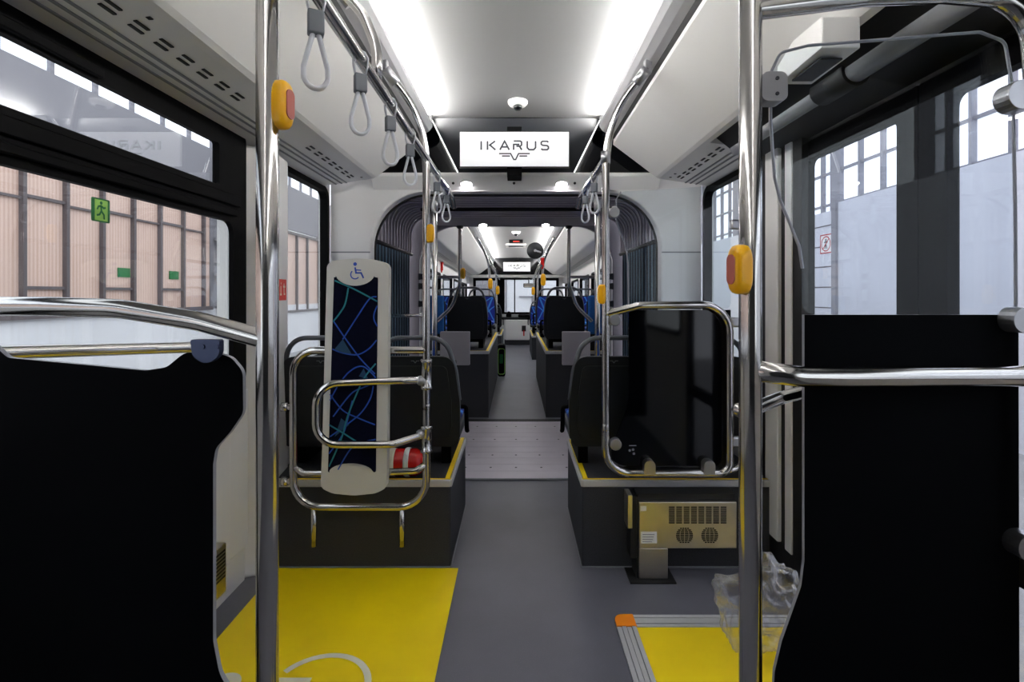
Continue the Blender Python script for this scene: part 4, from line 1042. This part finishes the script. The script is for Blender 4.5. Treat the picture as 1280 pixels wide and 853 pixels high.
ws = struct(b.build('window_20', 'black'))
b = MB(); b.box((-1.05, FRONT - 0.04, 0.74), (1.05, FRONT - 0.035, 1.62)); b.build('pane', 'glass', ws)
for s in (-1, 1):
    b = MB(); b.box((s * 1.2, 12.6, 0), (s * 1.25, FRONT, 0.8)); b.box((s * 1.2, 12.6, 1.5), (s * 1.25, FRONT, 2.3)); struct(b.build('wall_cab_' + ('left' if s < 0 else 'right'), 'white'))
# cabinet and dash
r = thing('front_cabinet', (0.04, 12.4, 0), 'white front cabinet with a red and black extinguisher recess at the aisle end', 'cabinet')
b = MB(); b.box((-0.30, 0, 0.12), (0.28, 0.25, 0.60), 0.01); b.build('body', 'white', r)
b = MB(); b.box((-0.32, 0.02, 0.0), (0.30, 0.25, 0.12), 0.005); b.build('plinth', 'pod', r)
b = MB(); b.box((0.10, -0.006, 0.33), (0.20, 0.002, 0.47)); b.build('black_recess', 'rub', r)
b = MB(); b.box((0.135, -0.012, 0.22), (0.165, -0.002, 0.36), 0.004); b.build('red_tag', 'red', r)
r = thing('dashboard', (0, 12.7, 0.60), 'dark dashboard top below the bright windscreen at the far end', 'dashboard')
b = MB(); b.box((-0.9, 0, 0), (0.9, 0.35, 0.06), 0.02); b.build('top', 'shell', r)
b = MB(); b.box((-0.85, 0.1, -0.6), (0.85, 0.35, 0.0), 0.01); b.build('front_panel', 'white', r)
b = MB(); b.lathe([(0.07, 0.06), (0.07, 0.12), (0.03, 0.2), (0, 0.2)], (-0.18, 0.1, 0)); b.build('ticket_reader', 'black', r)
b = MB(); b.box((0.05, -0.05, 0.06), (0.45, 0.15, 0.13), 0.03); b.build('instrument_hood', 'black', r)
r = thing('rear_view_mirror', W(661, 357, 12.31), 'black rear-view mirror hanging in front of the windscreen', 'mirror')
b = MB(); b.box((-0.13, 0, -0.05), (0.13, 0.05, 0.05), 0.02); b.build('housing', 'black', r)
b = MB(); b.box((-0.11, -0.003, -0.04), (0.11, 0.002, 0.04)); b.build('mirror_glass', 'steel', r)
b = MB(); b.tube([(0, 0.03, 0.05), (0, 0.03, 0.21)], 0.012, 8); b.build('stem', 'black', r)
# far poles with arms, handrails and buttons
def far_pole(s, y, base, label):
    r = thing('grab_pole', (s * RX, y, base), label, 'pole', 'chrome poles in the front section')
    d = fz(y); b = MB()
    pts = [(0, 0, 0), (0, 0, 1.66 + d - base), (s * 0.02, -0.02, 1.88 + d - base), (s * 0.09, -0.15, 2.06 + d - base), (s * 0.16, -0.28, 2.20 + d - base)]
    b.tube(pts, 0.0185, 12, 0.3); b.build('pole', 'chrome', r)
    b = MB(); p = Vector(pts[-1]); b.box(p - Vector((0.018, 0.02, 0.02)), p + Vector((0.018, 0.02, 0.02)), 0.005); b.build('cove_bracket', 'cast', r)
far_pole(-1, 7.68, 0.0, 'chrome pole with curved top on the left past the far arch seats')
far_pole(1, 7.68, 0.0, 'chrome pole with curved top on the right past the far arch seats')
far_pole(-1, 10.4, 0.0, 'most distant chrome pole on the left of the aisle')
far_pole(1, 9.4, 0.0, 'middle chrome pole on the right of the front section')
far_pole(1, 11.4, 0.0, 'most distant chrome pole on the right of the aisle')
for s, lab in ((-1, 'overhead chrome rail in the front section, left of the aisle'), (1, 'overhead chrome rail in the front section, right of the aisle')):
    b = MB(); b.tube([(s * RX - s * 0.02, 7.5, 1.80 + fz(7.5)), (s * RX - s * 0.02, 11.6, 1.80 + fz(11.6))], 0.016, 10); tag(b.build('overhead_rail', 'chrome'), lab, 'handrail', 'front section rails')
stop_button(W(613, 355, 7.6), 'yellow stop button on the curved-top pole past the left seats', PI, 1.9)
stop_button(W(622, 363, 10.35), 'yellow stop button on the most distant left pole', PI, 2.1)
stop_button(W(679, 350, 7.6), 'yellow stop button on the curved-top pole past the right seats, below the red valve', PI, 2.1)
stop_button(W(666.5, 364, 11.3), 'yellow stop button on the most distant right pole', PI, 2.1)
for px, py, d, lab in ((678, 328, 7.63, 'red emergency hammer on the right pole past the far arch'), (552, 333, 8.15, 'red emergency hammer on the left window pillar past the far arch')):
    r = thing('emergency_hammer', W(px, py, d), lab, 'emergency hammer')
    b = MB(); b.box((-0.025, -0.02, -0.07), (0.025, 0.02, 0.07), 0.01); b.build('holder', 'red', r)
    b = MB(); b.tube([(-0.03, 0, 0.05), (0.03, 0, 0.05)], 0.016, 10); b.tube([(0, 0, -0.1), (0, 0, -0.06)], 0.012, 8); b.build('hammer', 'red', r)
r = thing('aisle_mirror', W(669, 313.5, 7.58), 'round dark back of a convex mirror hanging over the aisle on the right', 'mirror')
b = MB(); b.lathe([(0, -0.012), (0.05, -0.010), (0.115, 0.0), (0.125, 0.01), (0.12, 0.02), (0, 0.03)], (0, 0, 0), (0, 1, 0), 32); b.build('mirror_back', 'shell', r)
b = MB(); b.tube([(0, -0.015, 0), (0.06, -0.03, -0.02), (0.115, 0.06, -0.03)], 0.012, 10); b.lathe([(0.02, -0.02), (0.02, 0.0)], (0, 0, 0), (0, 1, 0), 14); b.build('arm', 'cast', r)
r = thing('equipment_bag', (-0.215, 7.75, 0.0), 'black bag with lime green edges standing in the aisle on the left', 'bag')
b = MB(); b.box((-0.06, -0.08, 0.0), (0.055, 0.16, 0.48), 0.03, 3); b.build('body', 'black', r)
b = MB(); b.tube([(-0.05, -0.083, 0.04), (0.045, -0.083, 0.04), (0.045, -0.083, 0.42), (-0.05, -0.083, 0.42)], 0.006, 8, 0.03, closed=True); b.build('piping', 'lime', r)
b = MB(); b.box((-0.03, -0.088, 0.2), (0.02, -0.08, 0.34), 0.004); b.build('patch', 'green', r)

# ------------------------------------------------------------------ stickers
r = thing('exit_sticker', (-1.1985, 1.478, 1.49), 'green emergency exit sticker with a running figure on the left window', 'sticker')
b = MB(); b.slab(rrect(-0.033, -0.034, 0.033, 0.034, 0.005), -0.0008, 0.0, 'yz'); b.build('backing', 'green', r)
pe = lambda a, c: (0.0006, a, c)
b = MB(); b.poly([(-0.022, -0.030), (0.024, -0.030), (0.024, 0.030), (-0.022, 0.030)], pe); b.build('pale_field', 'lime', r)
b = MB(); pe2 = lambda a, c: (0.0012, a, c)
b.disc((0.0, 0.021), 0.005, pe2, 12); b.strokes([[(-0.001, 0.014), (0.001, -0.003)], [(0.001, -0.003), (0.010, -0.012), (0.011, -0.025)], [(0.0, -0.003), (-0.006, -0.013), (-0.016, -0.016)], [(-0.001, 0.013), (0.009, 0.007), (0.016, 0.010)], [(-0.001, 0.013), (-0.010, 0.010), (-0.014, 0.001)]], 0.0055, pe2)
b.build('running_figure', 'green', r)
# fire sticker on the pillar's slanted face
r = thing('fire_sticker', W(352.5, 362.5, 2.47) + Vector((0.0, 0, 0)), 'small red fire equipment sticker on the white left pillar', 'sticker')
d = Vector((-1.125 + 1.09, 2.53 - 2.28, 0)).normalized(); nrm = Vector((d.y, -d.x, 0))
q = W(352.5, 362.5, 1); tt = None
# the face runs from (-1.09, 2.28) to (-1.125, 2.53)
best = min(range(100), key=lambda k: abs((-1.09 + (-0.035) * k / 100) / (2.28 + 0.25 * k / 100) - q.x)) / 100
yy = 2.28 + 0.25 * best; xx = -1.09 - 0.035 * best
r.location = Vector((xx, yy, 1.25 + (CY - 362.5) * yy / F)) + nrm * 0.0015
ps = lambda a, c: d * a + Vector((0, 0, c)) + nrm * 0.0008
ps2 = lambda a, c: d * a + Vector((0, 0, c)) + nrm * 0.0016
b = MB(); b.poly([(-0.06, -0.05), (0.06, -0.05), (0.06, 0.05), (-0.06, 0.05)], lambda a, c: d * a + Vector((0, 0, c))); b.build('backing', 'reds', r)
b = MB(); b.strokes([[(-0.028, -0.02), (-0.028, 0.018)], [(-0.04, -0.022), (-0.016, -0.022)], [(-0.028, 0.03), (-0.022, 0.03)], [(0.02, 0.03), (0.02, -0.02), (0.035, -0.02)], [(0.006, 0.015), (0.036, 0.015)]], 0.009, ps2); b.build('pictogram', 'wht', r)

b = MB(); b.box((-3.2, 17.0, -0.34), (3.2, 17.1, 4.5)); struct(b.build('wall_workshop_front', 'hall'))
b = MB(); b.box((-0.35, 16.93, 0.0), (-0.31, 16.99, 3.5)); b.box((-0.3, 16.95, 1.75), (3.0, 16.99, 1.80)); b.box((0.1, 16.95, 1.12), (0.55, 16.99, 1.16)); b.box((0.52, 16.95, -0.3), (0.55, 16.99, 1.16)); b.box((-1.4, 16.95, 0.8), (-0.6, 16.99, 2.2)); struct(b.build('trim_37', 'hallg'))
# ------------------------------------------------------------------ workshop outside
b = MB(); b.box((-16, -8, -0.42), (16, 26, -0.34)); struct(b.build('ground', 'conc'))
HX = -6.0
b = MB(); b.box((HX - 0.1, -6, -0.34), (HX, 26, 0.95)); struct(b.build('wall_workshop_left', 'hall'))
b = MB(); b.box((HX - 0.06, -6, 0.95), (HX - 0.02, 10.05, 2.95)); b.box((HX - 0.06, 13.2, 0.77), (HX - 0.02, 15.6, 2.87)); struct(b.build('wall_fluted_sheets', 'poly'))
b = MB(); b.box((HX - 0.1, -6, 2.95), (HX, 26, 4.1)); b.box((HX - 0.1, 10.05, 0.95), (HX, 13.2, 2.95)); b.box((HX - 0.1, 15.6, 0.95), (HX, 26, 2.95)); struct(b.build('wall_workshop_upper', 'hallg'))
b = MB()
k0 = 6.22 - 0.6 * 14
for k in range(21): y = k0 + 0.6 * k; b.box((HX - 0.02, y - 0.024, 0.95), (HX + 0.04, y + 0.024, 2.95))
for k in range(20):
    y = k0 + 0.6 * k
    if k % 2 == 0: b.box((HX - 0.02, y, 2.43), (HX + 0.02, y + 0.6, 2.47)); b.box((HX - 0.02, y, 1.30), (HX + 0.02, y + 0.6, 1.34))
    else: b.box((HX - 0.02, y, 2.40), (HX + 0.02, y + 0.6, 2.43))
b.box((HX - 0.02, -6, 0.93), (HX + 0.06, 10.05, 1.0)); b.box((HX - 0.02, 13.2, 0.74), (HX + 0.05, 15.6, 0.8)); b.box((HX - 0.02, 13.2, 2.83), (HX + 0.05, 15.6, 2.9))
for y in (13.25, 14.0, 14.7, 15.55): b.box((HX - 0.02, y - 0.03, 0.77), (HX + 0.04, y + 0.03, 2.87))
struct(b.build('trim_30', 'mull'))
for i, y in enumerate((7.73, 8.88)):
    b = MB(); b.box((HX - 0.019, y, 1.50), (HX - 0.005, y + 0.24, 1.64)); tag(b.build('green_plate', 'green'), ('green rectangular plate on the workshop sheeting, nearer one' if i == 0 else 'green rectangular plate on the workshop sheeting, farther one by the mullion'), 'sign', 'green plates on the workshop wall')
b = MB()
for y in (10.2, 10.45): b.tube([(HX + 0.2, y, -0.34), (HX + 0.2, y, 4.0)], 0.05, 10)
for z in (1.0, 1.6, 2.3, 3.0): b.box((HX + 0.01, 10.15, z), (HX + 0.26, 10.5, z + 0.06))
tag(b.build('pipe_riser', 'hallg'), 'grey pipe riser on the workshop wall right of the sheeting', 'pipe')
b = MB()
b.box((HX - 0.1, -6, 4.1), (HX - 0.05, 26, 6.2)); struct(b.build('window_21', 'day'))
b = MB()
for k in range(46): y = -6 + 0.7 * k; b.box((HX - 0.05, y, 4.1), (HX, y + 0.06, 6.2))
b.box((HX - 0.05, -6, 5.2), (HX, 26, 5.26)); struct(b.build('trim_31', 'hallg'))
# right side: pale trailer wall, slatted shutter, tall daylit windows
RXW = 5.0; top = 1.25 + 0.283 * RXW
b = MB(); b.box((RXW, -6, -0.34), (RXW + 0.1, 7.95, top)); struct(b.build('wall_trailer', 'trailer'))
b = MB(); b.box((RXW, 8.06, -0.34), (RXW + 0.1, 26, top - 0.1)); 
b.mi = 1
for k in range(7): z = 0.35 + k * 0.33; b.box((RXW - 0.004, 8.06, z), (RXW, 9.1, z + 0.02))
struct(b.build('wall_shutter', ['trailer', 'mull']))
b = MB(); b.box((RXW - 0.04, 7.95, -0.34), (RXW + 0.1, 8.06, top + 0.05)); struct(b.build('trim_32', 'hallg'))
b = MB(); b.box((RXW + 1.2, -6, 1.5), (RXW + 1.25, 26, 6.5)); struct(b.build('window_22', 'day'))
b = MB()
for k in range(58):
    y = -6 + k * 0.56; w_ = 0.05 if k % 4 else 0.30
    b.box((RXW + 1.12, y, 1.5), (RXW + 1.2, y + w_, 6.5))
for k in range(7): z = 2.35 + k * 0.62; b.box((RXW + 1.14, -6, z), (RXW + 1.2, 26, z + 0.04))
struct(b.build('trim_33', 'hallg'))
r = thing('prohibition_sign', (RXW - 0.006, 8.25, 1.25 + 62 * 8.25 / F), 'square white sign with a red crossed-out figure on the shutter outside', 'sign')
b = MB(); b.slab(rrect(-0.15, -0.15, 0.15, 0.15, 0.02), 0.0, 0.004, 'yz'); b.build('plate', 'paper', r)
pr = lambda a, c: (-0.002, a, c)
b = MB(); b.strokes([arc(0, 0, 0.115, 0, 360, 32), [(-0.08, 0.08), (0.08, -0.08)], [(-0.145, -0.145), (0.145, -0.145), (0.145, 0.145), (-0.145, 0.145), (-0.145, -0.145)]], 0.018, pr); b.build('red_ring', 'red', r)
pr2 = lambda a, c: (-0.001, a, c)
b = MB(); b.disc((0, 0.065), 0.018, pr2, 12); b.strokes([[(0, 0.045), (0, -0.01)], [(0, -0.01), (0.03, -0.08)], [(0, -0.01), (-0.03, -0.08)], [(-0.045, 0.02), (0, 0.04), (0.045, 0.02)]], 0.02, pr2); b.build('figure', 'ink', r)
r = thing('wall_unit', (RXW + 1.12, 5.6, 3.55), 'grey equipment box in front of the bright windows outside the right door', 'box')
b = MB(); b.box((-0.25, -0.2, -0.2), (0, 0.2, 0.2), 0.02); b.build('case', 'grey', r)
b = MB(); b.box((-0.3, -0.24, -0.24), (0, 0.24, -0.2)); b.build('shelf_bracket', 'mull', r)
